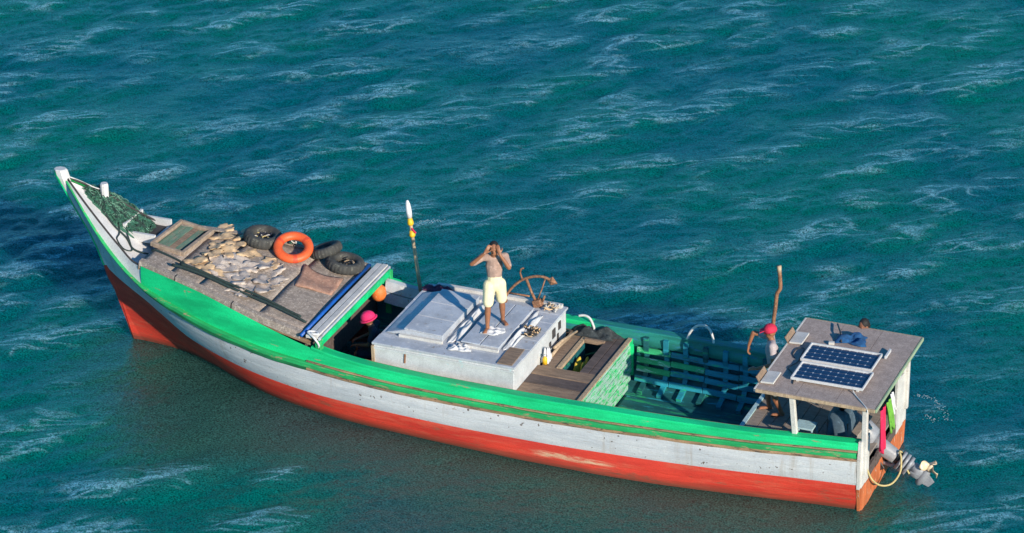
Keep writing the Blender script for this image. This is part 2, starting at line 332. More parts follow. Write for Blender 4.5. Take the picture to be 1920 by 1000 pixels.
# ------------------------------------------------------------------ the sea
def build_sea():
    Rh = np.array([Rv.x, Rv.y]); Rh /= np.linalg.norm(Rh); Fh = np.array([Fv.x, Fv.y]); Fh /= np.linalg.norm(Fh)
    org = np.array([6.5, -3.0])
    def axis(lo, hi, step, far):
        a = list(np.arange(lo, hi, step)); s = step; x = a[-1]+step; up = []
        while x < far: up.append(x); s *= 1.25; x += s
        dn = []; s = step; x = lo-step
        while x > -far: dn.append(x); s *= 1.25; x -= s
        return np.array(dn[::-1]+a+up)
    us = axis(-13.2, 13.2, .037, 2500.); vs = axis(-13.5, 16.5, .045, 2500.)
    U, Vv = np.meshgrid(us, vs, indexing='ij')
    # wind sea from a directional spectrum on a periodic tile (u along the crests' mean, v away)
    N, T = 1024, 40.0
    rng = np.random.default_rng(8)
    k1 = 2*np.pi*np.fft.fftfreq(N, T/N); KX, KY = np.meshgrid(k1, k1, indexing='ij'); K = np.hypot(KX, KY); K[0, 0] = 1
    th = math.radians(27)+math.pi/2                                       # travel direction
    cosd = (KX*math.cos(th)+KY*math.sin(th))/K
    Lp = .36
    Pw = np.exp(-1/(K*Lp)**2)/K**3.7*(.07+.93*np.abs(cosd)**4.5)*np.exp(-(K*.028)**2); Pw[0, 0] = 0
    hk = np.sqrt(Pw)*(rng.normal(size=(N, N))+1j*rng.normal(size=(N, N)))
    def fields(filt):
        h = hk*filt; f = lambda q: np.real(np.fft.ifft2(q))
        return f(h), f(1j*KX*h), f(1j*KY*h), f(-1j*KX/K*h), f(-1j*KY/K*h), f(KX*KX/K*h), f(KY*KY/K*h), f(KX*KY/K*h)
    kc = 2*np.pi/1.25; lowf = 1/(1+(K/kc)**6); A = fields(lowf); B = fields(1-lowf)
    nrm = .205/math.sqrt(np.mean((A[1]+B[1])**2+(A[2]+B[2])**2)); A = [q*nrm for q in A]; B = [q*nrm for q in B]
    lam = 1.05
    Jx = 1-lam*(A[5]+B[5]); Jy = 1-lam*(A[6]+B[6]); Jxy = -lam*(A[7]+B[7]); J = Jx*Jy-Jxy**2
    J2 = (1-1.6*A[5])*(1-1.6*A[6])-(1.6*A[7])**2
    def pct(q, lo, hi): a, b = np.percentile(q, lo), np.percentile(q, hi); return np.clip((q-a)/(b-a), 0, 1)
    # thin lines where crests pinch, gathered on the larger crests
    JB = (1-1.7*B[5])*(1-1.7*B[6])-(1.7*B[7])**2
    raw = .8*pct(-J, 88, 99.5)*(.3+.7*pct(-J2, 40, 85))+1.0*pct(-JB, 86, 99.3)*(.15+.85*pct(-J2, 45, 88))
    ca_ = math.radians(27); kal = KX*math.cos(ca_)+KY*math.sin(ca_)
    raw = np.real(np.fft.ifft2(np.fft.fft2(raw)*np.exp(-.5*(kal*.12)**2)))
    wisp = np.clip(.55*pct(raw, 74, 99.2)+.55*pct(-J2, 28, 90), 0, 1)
    def samp(q):
        x = (U/T*N) % N; y = (Vv/T*N) % N; i = np.floor(x).astype(int); j = np.floor(y).astype(int); fx, fy = x-i, y-j; i2, j2 = (i+1) % N, (j+1) % N; i %= N; j %= N
        return q[i, j]*(1-fx)*(1-fy)+q[i2, j]*fx*(1-fy)+q[i, j2]*(1-fx)*fy+q[i2, j2]*fx*fy
    X = org[0]+U*Rh[0]+Vv*Fh[0]; Y = org[1]+U*Rh[1]+Vv*Fh[1]
    fade = np.exp(-(np.maximum(0, np.hypot(U, Vv)-20)/12)**2)
    def lump(sc, seed):
        r = np.random.default_rng(seed); g = np.zeros_like(X)
        for _ in range(9):
            a = r.uniform(0, 2*math.pi); k = 2*math.pi/(sc*r.uniform(.6, 1.6)); g += np.cos(k*(X*math.cos(a)+Y*math.sin(a))+r.uniform(0, 6.3))
        return g/3.
    gust = np.clip(.95+.22*lump(8., 3), .5, 1.35)
    # lee of the hull: calmer water on the near side, a flat film under the boat itself
    xs = np.linspace(0, 13.79, 200); yh = np.array([WL.y(q) for q in xs]); yb = np.interp(X, xs, yh, left=0, right=0)
    side = Y-yb
    lx = np.clip((X+1.3)/2.2, 0, 1)*np.clip((15.0-X+.5*lump(2.5, 21)-.25*np.clip(side, 0, 6))/2.4, 0, 1)
    under = np.clip((X+.3)/.4, 0, 1)*np.clip((14.2-X)/.6, 0, 1)*np.clip(side/-.1+1, 0, 1)*np.clip((Y+yb)/.1+1, 0, 1)
    near = np.clip(side/.1+1, 0, 1)*np.clip(1-(side-1.5-.7*lump(4., 9))/3.0, 0, 1)*lx
    calm = np.clip(np.maximum(under, near), 0, 1); calm = calm*calm*(3-2*calm)
    mA = fade*(1-.62*calm)*(1-.7*under); mB = fade*gust*(1-.66*calm)*(1-.9*under)
    Z = samp(A[0])*mA+samp(B[0])*mB
    du = lam*(samp(A[3])*mA+samp(B[3])*mB); dv = lam*(samp(A[4])*mA+samp(B[4])*mB)
    X = X-(du*Rh[0]+dv*Fh[0])*-1; Y = Y-(du*Rh[1]+dv*Fh[1])*-1
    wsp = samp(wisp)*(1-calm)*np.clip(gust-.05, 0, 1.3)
    ni, nj = X.shape
    me = bpy.data.meshes.new('sea')
    co = np.stack([X, Y, Z], -1).reshape(-1, 3).astype(np.float32)
    idx = np.arange(ni*nj).reshape(ni, nj)
    q = np.stack([idx[:-1, :-1], idx[:-1, 1:], idx[1:, 1:], idx[1:, :-1]], -1).reshape(-1, 4)
    if np.cross([*Rh, 0], [*Fh, 0])[2] > 0: q = q[:, ::-1]
    me.vertices.add(len(co)); me.vertices.foreach_set('co', co.ravel())
    me.loops.add(q.size); me.loops.foreach_set('vertex_index', q.ravel().astype(np.int32))
    me.polygons.add(len(q)); me.polygons.foreach_set('loop_start', np.arange(0, q.size, 4, dtype=np.int32))
    me.polygons.foreach_set('use_smooth', np.ones(len(q), bool))
    me.update(calc_edges=True)
    if me.polygons[len(q)//2].normal.z < 0: me.flip_normals()
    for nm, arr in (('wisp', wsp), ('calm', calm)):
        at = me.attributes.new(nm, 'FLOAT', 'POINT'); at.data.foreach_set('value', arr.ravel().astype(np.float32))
    t = NT('sea_water')
    at1 = t.n.new('ShaderNodeAttribute'); at1.attribute_name = 'wisp'; at2 = t.n.new('ShaderNodeAttribute'); at2.attribute_name = 'calm'
    ws, ca = at1.outputs['Fac'], at2.outputs['Fac']
    mp = t.tc.outputs['Object']
    big = t.noise(mp, .17, 3, .55)
    c = t.mix(t.ramp(big, .36, .66), (.000, .122, .096), (.000, .090, .110))
    c = t.mix(t.math('MULTIPLY', ca, .55), c, (.050, .078, .056))  # hull's smeared reflection painted as grey-green over the calm water
    # torn filaments along the crests, sky reflections painted into the water colour
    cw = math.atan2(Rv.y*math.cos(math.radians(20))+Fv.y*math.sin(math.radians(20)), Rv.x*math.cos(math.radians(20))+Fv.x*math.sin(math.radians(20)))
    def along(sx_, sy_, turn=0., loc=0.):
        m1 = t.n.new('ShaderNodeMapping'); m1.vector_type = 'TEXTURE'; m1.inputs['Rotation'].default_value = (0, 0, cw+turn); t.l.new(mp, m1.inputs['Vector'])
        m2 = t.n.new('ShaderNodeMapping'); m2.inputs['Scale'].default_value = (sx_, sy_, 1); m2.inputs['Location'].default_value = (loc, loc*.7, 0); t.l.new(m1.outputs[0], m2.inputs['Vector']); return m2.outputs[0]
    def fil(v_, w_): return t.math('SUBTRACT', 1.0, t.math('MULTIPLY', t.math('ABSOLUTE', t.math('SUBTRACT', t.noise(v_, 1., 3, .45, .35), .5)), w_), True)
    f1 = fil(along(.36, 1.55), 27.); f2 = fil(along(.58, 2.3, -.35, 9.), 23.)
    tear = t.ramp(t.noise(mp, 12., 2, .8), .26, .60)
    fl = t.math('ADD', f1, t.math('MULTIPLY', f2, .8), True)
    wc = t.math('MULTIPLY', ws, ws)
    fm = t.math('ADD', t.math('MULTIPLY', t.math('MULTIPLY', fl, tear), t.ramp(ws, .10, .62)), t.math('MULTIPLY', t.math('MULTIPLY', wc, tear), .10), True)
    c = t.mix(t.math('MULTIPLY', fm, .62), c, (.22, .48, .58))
    spk = t.noise(mp, 34., 2, .8)
    g = t.math('ADD', .12, t.math('MULTIPLY', t.ramp(spk, .30, .70, False), 1.75))
    vm = t.n.new('ShaderNodeVectorMath'); vm.operation = 'SCALE'; t.l.new(c, vm.inputs[0]); t.l.new(g, vm.inputs['Scale'])
    t.col(vm.outputs[0])
    t.b.inputs['Roughness'].default_value = .16; t.b.inputs['IOR'].default_value = 1.333
    t.b.subsurface_method = 'BURLEY'
    t.b.inputs['Subsurface Weight'].default_value = .8; t.b.inputs['Subsurface Radius'].default_value = (.4, .9, .9); t.b.inputs['Subsurface Scale'].default_value = 3.5
    h = t.math('ADD', t.math('MULTIPLY', t.noise(mp, 5.5, 4, .65), .035), t.math('MULTIPLY', spk, .007))
    t.bump(h, 1.0, 1.0)
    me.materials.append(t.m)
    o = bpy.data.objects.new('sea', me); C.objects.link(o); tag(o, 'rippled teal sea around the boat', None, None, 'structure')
build_sea()

# ------------------------------------------------------------------ the boat
boat = empty('fishing_boat', (0, 0, 0), 'long wooden fishing boat with green rail, white band and red bottom', 'boat')
def mir(v, s): return V(v.x, v.y*s, v.z)
def strake(name, mat, A, B, f0, f1, s, n=100, t0=0., t1=1., bulge=0.02, gap=.002, parent=boat):
    fr = [f0, f0+.012/.3*(f1-f0)+.01, f0+(f1-f0)*.3, f0+(f1-f0)*.7, f1-.012/.3*(f1-f0)-.01, f1]
    rows = []
    for i in range(n+1):
        t = t0+(t1-t0)*i/n; a, b = A.at(t), B.at(t); r = []
        for j, f in enumerate(fr):
            p = a.lerp(b, f); p.y += (bulge*4*f*(1-f))*min(1, (1-t)*8)
            if j in (0, 5): p.y -= gap
            p.y = max(p.y, .03); r.append(mir(p, s))
        rows.append(r)
    return MB().strip(rows).build(name, mat, parent, True)
for s in (1, -1):
    strake('bottom_planking', 'red', KL, WL, 0, 1.0, s)
    for f0, f1 in ((0, .5), (.5, 1)): strake('red_strake', 'red', WL, RW, f0, f1, s)
    for f0, f1 in ((0, .5), (.5, 1)): strake('white_strake', 'white', RW, RB, f0, f1, s)
# rub rail: proud green batten over a bare brown wear strip, forward a painted shadow line
def rail(name, mat, s, dz0, dz1, out, x0=0., x1=14.9, n=110, inn=.03):
    rows = []
    for i in range(n+1):
        x = x0+(x1-x0)*i/n; p = RB.px(x); k = min(1, (14.95-x)/1.2); ks = 1-.62*min(1, max(0, (x-12.2)/1.0))
        zz0, zz1 = p.z+dz0*ks, p.z+dz1*ks; o = out*(.35+.65*k); w = .004*math.sin(x*5.1)+.003*math.sin(x*13.7)
        y0 = max(p.y-inn, .02); y1 = p.y+o+w
        rows.append([V(x, s*y0, zz0), V(x, s*(y1-.008), zz0), V(x, s*y1, zz0+.012), V(x, s*y1, zz1-.012), V(x, s*(y1-.010), zz1), V(x, s*y0, zz1+.004)])
    return MB().strip(rows).build(name, mat, boat, False)
for s in (1, -1):
    rail('wear_shadow_strip', 'brown_edge', s, -.02, .042, .035, 0, 9.6, 80); rail('wear_shadow_strip', 'green_dark', s, -.02, .042, .035, 9.6, 14.9, 50)
    rail('rub_rail', 'green_old', s, .045, .135, .055)
    rail('rail_ledge', 'brown_edge', s, .137, .160, .028, 0, 9.6, 80)
# topside above the rub rail (tumbles home forward), painted green; white at the bow
def loft2(name, mat, fa, fb, s, x0, x1, n, rowsn=6, bulge=.0):
    rows = []
    for i in range(n+1):
        x = x0+(x1-x0)*i/n; a, b = fa(x), fb(x)
        rows.append([mir(a.lerp(b, j/rowsn)+V(0, bulge*4*(j/rowsn)*(1-j/rowsn), 0), s) for j in range(rowsn+1)])
    return MB().strip(rows).build(name, mat, boat, True)
railtop = lambda x: RB.px(x)+V(0, -.012, .155-.09*min(1, max(0, (x-9.2)/1.2))*(1 if x < 12.2 else 1)-.02*min(1, max(0, (x-12)/1)))
for s in (1, -1):
    loft2('bulwark', 'green', railtop, lambda x: SH.px(x), s, 0, 13.05, 100, 6, .012)
    loft2('bow_bulwark', 'bowwhite', lambda x: V(x, max(.03, RB.y(x)-.012), RB.z(x)+.05), lambda x: V(x, max(.025, SB.y(x)), SB.z(x)), s, 13.05, 14.88, 24, 4)
    # gunwale cap amidships and aft
    rows = []
    for i in range(97):
        x = -.02+9.55*i/96; p = SH.px(max(x, 0)); w = .17; o = .018+.003*math.sin(x*9)
        rows.append([mir(V(x, p.y+o, p.z-.03), s), mir(V(x, p.y+o, p.z+.012), s), mir(V(x, p.y+o-.015, p.z+.028), s), mir(V(x, p.y-w+.012, p.z+.028), s), mir(V(x, p.y-w, p.z+.015), s), mir(V(x, p.y-w, p.z-.045), s)])
    if s > 0: MB().strip(rows).build('gunwale_cap', 'green', boat, False)
    else:
        MB().strip(rows[:57]).build('gunwale_cap', 'tealgreen', boat, False); MB().strip(rows[56:]).build('gunwale_cap', 'green', boat, False)
    rows = []
    for i in range(61):
        x = 0+8.6*i/60; p = SH.px(x); y = p.y-.172
        rows.append([mir(V(x, y+.03, p.z+.018), s), mir(V(x, y-.012, p.z+.018), s), mir(V(x, y-.012, p.z-.02), s)])
    if s > 0: MB().strip(rows).build('cap_edge_strip', 'brown_edge', boat, False)
    # bow rail: dark tube painted for the shaded groove along the white bulwark top
    pth = [V(SB.x0+(SB.x1-SB.x0)*i/20, 0, 0) for i in range(21)]
    mb = MB(); mb.tube([mir(V(q.x, max(.02, SB.y(q.x)-.02), SB.z(q.x)+.012), s) for q in pth], .018, 6); mb.build('bow_rail', 'recess_shade', boat, True)
    # inner lining
    rows = []
    for i in range(81):
        x = .02+9.6*i/80; p = SH.px(x); yb = RB.y(x)
        rows.append([mir(V(x, p.y-.16, p.z-.02), s), mir(V(x, p.y-.155, p.z-.2), s), mir(V(x, yb-.16, .70), s), mir(V(x, yb-.19, .42), s), mir(V(x, yb-.30, .22), s), mir(V(x, yb*.62, .13), s), mir(V(x, 0, .11), s)])
    MB().strip(rows).build('hull_lining', 'teal', boat, True)
# stem post
mb = MB(); stem = [(13.5, -.5), (13.79, 0), (13.99, .73), (14.2, 1.13), (14.27, 1.37), (14.38, 1.68), (14.51, 1.96), (14.82, 2.48), (14.95, 2.76), (15.03, 2.9)]
rows = []
for i, (x, z) in enumerate(stem):
    w = .055 if i < 8 else .075
    rows.append([V(x-.22, w, z+.02), V(x-.02, w, z), V(x+.03, w*.45, z), V(x+.03, -w*.45, z), V(x-.02, -w, z), V(x-.22, -w, z+.02)])
lo = [r for r in rows if r[0].z < 1.42]; up_ = [r for r in rows if r[0].z > 1.30]
mb.strip(lo).build('stem', 'red', boat, False)
up_ = [[r[0]+V(.10, 0, 0), *r[1:5], r[5]+V(.10, 0, 0)] for r in up_]
MB().strip(up_, False).build('stem_upper', 'bowwhite', boat, False)
MB().strip([[r[1]+V(-.004, .008, 0), r[1]+V(.03, .008, 0), r[2]+V(.008, .004, 0), r[3]+V(.008, -.004, 0), r[4]+V(.03, -.008, 0), r[4]+V(-.004, -.008, 0)] for r in up_]).build('stem_facing', 'green', boat, False)
head = MB()
hp = []
for z, w, l in ((0, .085, .11), (.12, .105, .13), (.26, .10, .125), (.275, .085, .105)):
    hp.append([V(14.955+.28*z+l*math.cos(a), w*math.sin(a), 2.82+z) for a in [math.pi/4*k+.39 for k in range(9)]])
head.strip(hp); head.add([hp[-1][k] for k in range(8)], [tuple(range(8))])
sh = head.build('stem_head', 'bowwhite', boat, False)
ring = [V(14.955+.28*.11+(.134)*math.cos(a), .108*math.sin(a), 2.93) for a in np.linspace(-.9, 1.5, 10)]
rl = [V(14.955+.28*.0+(.114)*math.cos(a), .089*math.sin(a), 2.82) for a in np.linspace(-.9, 1.5, 10)]
ru = [V(14.955+.28*.25+(.129)*math.cos(a), .104*math.sin(a), 3.06) for a in np.linspace(-.9, .9, 10)]
MB().strip([rl, ring, ru]).build('green_patch', 'green', sh, False)
# white forepeak deck sheets
rows = []
for i in range(25):
    x = 12.9+(14.86-12.9)*i/24; y = max(.02, SB.y(x)-.03); z = SB.z(x)-.05-.05*min(1, (14.88-x))
    rows.append([V(x, y, z), V(x, y*.5, z-.03), V(x, 0, z-.04), V(x, -y*.5, z-.03), V(x, -y, z)])
pk = MB().strip(rows).build('forepeak_deck', 'bowwhite', boat, True)
def pkz(x): return SB.z(x)-.05-.05*min(1, (14.88-x))-.03
hz = pkz(13.55)
hatch = MB().box((13.55, -.33, hz+.06), (.5, .56, .012)).build('forepeak_hatch', 'recess_shade', boat)  # thin dark sheet stands for the shaded hatch opening
rot = RY(-.55)
for c, sz in (((13.55, -.635, hz+.10), (.62, .05, .20)), ((13.55, -.03, hz+.08), (.62, .05, .16)), ((13.83, -.33, hz+.18), (.05, .66, .24)), ((13.28, -.33, hz-.03), (.04, .56, .2))):
    MB().box(c, sz).build('hatch_coaming', 'bowwhite', hatch)
# bollards
for (x, y, s_) in ((14.33, -.27, 1.0),):
    MB().tube([(x, y, pkz(x)-.02), (x, y, pkz(x)+.30), (x, y, pkz(x)+.34)], [.07, .075, .06], 10).build('bollard', 'bowwhite', boat)
# foredeck
fdk = MB(); rows = []
for i in range(41):
    x = 9.55+(13.12-9.55)*i/40; y = (SH.y(min(x, 13.05))-.02); z = zf(x)-.05
    rows.append([V(x, y, z-.06), V(x, y, z), V(x, 0, z+.012), V(x, -y, z), V(x, -y, z-.06)])
fore = fdk.strip(rows).build('foredeck', 'brown_edge', boat)
MB().strip([[V(13.125, y, 1.62), V(13.125, y, 1.935)] for y in np.linspace(-.83, .83, 9)]).build('foredeck_front_board', 'brown_edge', boat)
def dpanel(x0, x1, ya, yb, dz, nm='deck_panel', mat='canvas'):
    """slightly cockled sheet following the deck slope; ya,yb functions of x"""
    rows = []; n = max(3, int((x1-x0)/.12)); k = 12
    for i in range(n+1):
        x = x0+(x1-x0)*i/n; r = []
        for j in range(k+1):
            y = ya(x)+(yb(x)-ya(x))*j/k; r.append(V(x+.006*math.sin(7*y), y, zf(x)+dz+.006*math.sin(3.1*x+2*y)+.004*math.sin(9*x-5*y)))
        rows.append(r)
    ob = MB().strip(rows).build(nm, mat, fore, True)
    sm = ob.modifiers.new('thick', 'SOLIDIFY'); sm.thickness = .02; sm.offset = -1
    return ob
w_ = lambda k: (lambda x: (SH.y(min(x, 13.0)))*k)
dpanel(9.72, 10.62, w_(-.93), w_(.93), 0)
dpanel(10.632, 11.85, w_(-.93), w_(.93), .004)
dpanel(11.862, 12.50, w_(-.93), w_(.93), 0)
dpanel(12.512, 13.13, w_(-.90), w_(.90), .004)
for s in (1, -1):
    for x0, x1 in ((9.75, 11.1), (11.12, 12.3), (12.32, 13.1)):
        rows = []
        for i in range(13):
            x = x0+(x1-x0)*i/12; y = SH.y(min(x, 13.05)); z = zf(x)+.022
            rows.append([mir(V(x, y-.15, z), s), mir(V(x, y-.15, z+.028), s), mir(V(x, y-.045, z+.024), s), mir(V(x, y-.03, z-.01), s), mir(V(x, y-.01, z-.09), s)])
        MB().strip(rows).build('edge_board', 'canvas', fore)
# cross beam at the break of the foredeck
for i, (x, z, w, mat) in enumerate(((9.60, 1.485, .11, 'offwhite'), (9.485, 1.492, .11, 'offwhite'), (9.405, 1.470, .045, 'grey'))):
    MB().bar((x, -1.47, z), (x-.03, 1.47, z), w-.008, .055).build('beam_plank', mat, boat, bevel=.006)
MB().bar((9.37, -1.42, 1.41), (9.34, 1.42, 1.41), .02, .12).build('beam_face', 'green', boat)
MB().bar((9.40, 1.40, .62), (9.40, 1.42, 1.44), .11, .11, (1, 0, 0)).build('beam_post', 'green_old', boat, bevel=.01)
MB().bar((9.40, -1.40, .62), (9.40, -1.42, 1.44), .11, .11, (1, 0, 0)).build('beam_post', 'green_old', boat, bevel=.01)
MB().bar((9.66, -1.40, 1.0), (9.66, 1.40, 1.0), .03, .85).build('fore_bulkhead', 'wood_dark', boat)
# grey lining boards inside the far bulwark by the well
for k in range(2):
    rows = []
    for i in range(13):
        x = 8.2+1.2*i/12; p = SH.px(x); zt = p.z+.055-.20*k
        rows.append([V(x, -(p.y-.10-.04*k), zt), V(x, -(p.y-.19-.06*k), zt-.012), V(x, -(p.y-.24-.05*k), zt-.185)])
    MB().strip(rows).build('lining_board', 'grey', boat)

# cabin (low box with hatches on top)
cabin = MB()
cx0, cx1, cy0, cy1, cz0, cz1 = 5.97, 8.52, -1.2, 1.14, .60, 1.385
cab = cabin.box(((cx0+cx1)/2, (cy0+cy1)/2, (cz0+cz1)/2), (cx1-cx0, cy1-cy0, cz1-cz0)).build('cabin', 'pale', boat, bevel=.012)
# top boards run along the boat
ys = np.linspace(cy0-.03, cy1+.03, 8)
for i in range(7):
    MB().box(((cx0+cx1)/2+random.uniform(-.01, .01), (ys[i]+ys[i+1])/2, cz1+.022+random.uniform(-.002, .002)), (cx1-cx0+.05, ys[i+1]-ys[i]-.006, .04)).build('cabin_top_board', 'grey', cab, bevel=.005)
MB().bar((cx0-.01, cy1+.012, cz1-.055), (cx1+.01, cy1+.012, cz1-.055), .022, .035).build('cabin_trim', 'pale', cab)
MB().bar((cx1+.01, cy1-.01, .85), (cx1+.01, cy1+.0, 1.36), .05, .05, (1, 0, 0)).build('corner_post', 'wood_tan', cab)
MB().bar((7.95, cy1+.008, 1.13), (7.94, cy1+.008, 1.30), .03, .012, (0, 1, 0)).build('rust_streak_plate', 'rust', cab)
# openings in the aft face: dark blocks painted for the shade inside
for (y, z, w, h) in ((-.62, 1.21, .13, .16), (-.88, 1.24, .10, .14), (-.45, 1.06, .07, .12), (-.80, 1.05, .06, .14)):
    MB().box((cx0-.004, y, z), (.02, w, h)).build('vent_slot', 'recess_shade', cab)
    MB().bar((cx0-.014, y-w/2-.012, z-h/2-.008), (cx0-.014, y+w/2+.012, z-h/2-.008), .014, .016).build('vent_sill', 'pale', cab)
# forward hatch house: flat top then sloping down forward
def wedge(name, x0, x1, x2, ya, yb, zb, zt, mat):
    vs = []
    for y in (ya, yb): vs += [V(x0, y, zb), V(x0, y, zt), V(x1, y, zt+.02), V(x2, y, zb+.01)]
    return MB().add(vs, [(0, 1, 2, 3), (7, 6, 5, 4), (0, 4, 5, 1), (1, 5, 6, 2), (2, 6, 7, 3), (0, 3, 7, 4)]).build(name, mat, cab, bevel=.008)
zt = cz1+.043
wedge('hatch_house', 7.42, 8.10, 8.47, -.82, .76, zt, zt+.10, 'grey')
for i, (ya, yb) in enumerate(((-.84, -.32), (-.31, .22), (.23, .78))):
    MB().box((7.765, (ya+yb)/2, zt+.125+.004*i), (.70, yb-ya-.01, .022), RY(-.028)).build('hatch_board', 'grey', cab, bevel=.004)
wedge('aft_hatch', 6.42, 6.8, 7.12, -.82, .72, zt, zt+.045, 'grey')
for i, (xa, xb) in enumerate(((6.40, 6.74), (6.75, 7.10))):
    MB().box(((xa+xb)/2, -.05, zt+.075), (xb-xa-.01, 1.58, .02)).build('hatch_board', 'grey', cab, bevel=.004)
for xa, xb, y in ((7.40, 8.20, .80), (6.40, 7.12, .76), (7.40, 8.15, -.86)): MB().bar((xa, y, zt+.022), (xb, y, zt+.022), .05, .05).build('hatch_batten', 'offwhite', cab, bevel=.005)
MB().box((6.15, .83, zt+.014), (.27, .60, .016), RZ(.03)).build('rusty_plate', 'wood', cab, bevel=.003)
MB().bar((6.02, -1.16, zt+.03), (8.35, -1.16, zt+.03), .08, .06).build('far_edge_batten', 'offwhite', cab)
# side decks
for y in (1.17, 1.29): MB().bar((5.9, y, .93), (9.2, y, .93), .10, .04).build('side_deck_board', 'wood_dark', boat)
for y in (-1.28, -1.37): MB().bar((5.9, y, .93), (8.9, y, .93), .085, .04).build('side_deck_board', 'wood_dark', boat)
# floor of the well and after hold
for i in range(9): MB().bar((8.55, -1.05+.26*i, .16), (9.62, -1.05+.26*i, .16), .24, .03).build('well_floor_board', 'wood_dark', boat)
# after deck between cabin and hold
for i, (y0, y1) in enumerate(((1.355, 1.05), (1.045, .74), (.735, .42), (.415, .10))):
    MB().bar((4.87, (y0+y1)/2, .93+.003*i), (5.965, (y0+y1)/2, .93+.003*i), abs(y1-y0)-.008, .045).build('deck_board', 'wood_dark' if i % 2 == 0 else 'wood', boat, bevel=.004)
for i in range(2):
    MB().bar((4.97+.17*i, .09, .935), (4.97+.17*i, -1.36, .935), .16, .045).build('deck_board', 'wood_dark', boat, bevel=.004)
MB().bar((5.60, .09, .935), (5.60, -1.36, .935), .07, .06).build('hatch_coaming', 'wood_tan', boat)
MB().bar((5.78, .09, .925), (5.78, -1.36, .925), .26, .04).build('deck_board', 'wood', boat, bevel=.004)
MB().bar((5.2, -1.04, .95), (5.56, -1.04, .95), .05, .08).build('hatch_coaming', 'wood', boat)
MB().box((5.4, -.5, .32), (.36, 1.0, .02)).build('locker_floor', 'wood_dark', boat)
MB().box((5.205, -.5, .6), (.02, 1.06, .60)).build('locker_side', 'teal', boat); MB().box((5.57, -.5, .6), (.02, 1.06, .60)).build('locker_side', 'teal', boat)
# bulkhead facing the hold
for i in range(7):
    z = .905-.118*i; yw_ = 1.40-.02*i-(.12*max(0, i-4))
    MB().bar((4.86-.004*(i % 2)-.012*i, -yw_, z), (4.86-.004*(i % 2)-.012*i, yw_, z), .03, .112).build('bulkhead_board', 'bulk', boat, bevel=.004)
MB().bar((4.84, -1.36, .97), (4.84, 1.36, .97), .07, .03).build('bulkhead_cap', 'wood_tan', boat)
MB().bar((4.80, -1.30, .30), (4.82, -1.33, .98), .06, .06, (1, 0, 0)).build('bulkhead_post', 'green', boat)
# ribs and stringers in the hold
for s in (1, -1):
    xs = np.arange(2.38, 4.75, .36)
    for i, x in enumerate(xs):
        p = SH.px(x); yb = RB.y(x)
        pts = [V(x, s*(p.y-.20), p.z-.05), V(x, s*(p.y-.20), p.z-.24), V(x, s*(yb-.20), .70), V(x, s*(yb-.23), .42), V(x, s*(yb-.34), .24), V(x, s*yb*.60, .16)]
        mb = MB()
        for a, b in zip(pts[:-1], pts[1:]): mb.bar(a, b, .085, .07, (0, s*1.0, .3))
        mb.build('rib', 'tealblue' if i % 3 else 'teal', boat)
    for j, (z, dy, mat) in enumerate(((.80, .235, 'tealblue'), (.62, .245, 'patch'), (.46, .265, 'tealblue'), (.30, .36, 'tealblue'))):
        xs2 = np.linspace(2.22, 4.72, 5)
        for k in range(4):
            mb = MB(); xa, xb = xs2[k]+.005, xs2[k+1]-.005
            pa = V(xa, s*(RB.y(xa)-dy), z+.012*math.sin(3*k+j)); pb = V(xb, s*(RB.y(xb)-dy), z+.012*math.sin(3*k+j+1))
            mm = mat if not (mat == 'patch' and k < 2) else 'tealblue'
            if s < 0 and k == 3 and j in (0, 1, 2): mm = 'patch'
            mb.bar(pa, pb, .05, .10, (0, s*.25, 1)).build('stringer', mm, boat, bevel=.006)
    # painted upper band inside the bulwark
    rows = []
    for i in range(41):
        x = 2.0+6.4*i/40; p = SH.px(x)
        rows.append([mir(V(x, p.y-.165, p.z-.03), s), mir(V(x, p.y-.185, p.z-.12), s), mir(V(x, p.y-.205, p.z-.22), s), mir(V(x, p.y-.18, p.z-.23), s)])
    MB().strip(rows).build('inner_band', 'tealgreen', boat, True)
for i in range(8): MB().bar((2.2, -.72+.2*i, .15), (4.7, -.72+.2*i, .15), .185, .03).build('hold_floor_board', 'teal', boat)
# stern deck
for i in range(11):
    x = 2.10-.2*i; yw_ = min(RB.y(x)-.17, 1.3); MB().bar((x, -yw_, .66+.002*(i % 3)), (x, yw_, .66+.002*(i % 3)), .192, .035).build('stern_deck_board', 'deckgrey', boat, bevel=.004)
MB().bar((2.235, -1.28, .62), (2.235, 1.28, .62), .07, .16).build('stern_deck_beam', 'cyanpaint', boat)
MB().bar((2.235, -1.26, .34), (2.235, 1.26, .34), .03, .44).build('stern_bulkhead', 'teal', boat)
# transom boards with a cut-out for the motor
nb = 13; yy = np.linspace(-1.25, 1.25, nb+1)
for i in range(nb):
    yc = (yy[i]+yy[i+1])/2; wd = yy[i+1]-yy[i]
    cut = -.72 < yc < .80
    ztop = .60 if cut else ((1.43-.05*(i % 2)) if yc < 0 else 1.22+.03*(i % 2))
    ox = .004*(i % 3)
    MB().box((-.045-ox, yc, (.42+ztop)/2), (.05, wd-.010, ztop-.42), jit=.006).build('transom_board', 'offwhite' if not cut else 'wood_dark', boat, bevel=.004)
    lo_ = MB().box((-.048-ox, yc, .06), (.05, wd-.006, .71)); lo_.v = [(v[0], v[1]*(.915 if v[2] < 0 else 1), v[2]) for v in lo_.v]; lo_.build('transom_lower_board', 'orange_wear', boat, bevel=.004)
for s_ in (1, -1):
    for (ya, za), (yb_, zb_), m_ in (((1.16, -.25), (1.27, .42), 'orange_wear'), ((1.272, .422), (1.28, .96), 'offwhite'), ((1.278, .962), (1.235, 1.27), 'offwhite')):
        MB().bar((-.03, s_*ya, za), (-.03, s_*yb_, zb_), .06, .05, (1, 0, 0)).build('quarter_post', m_, boat)
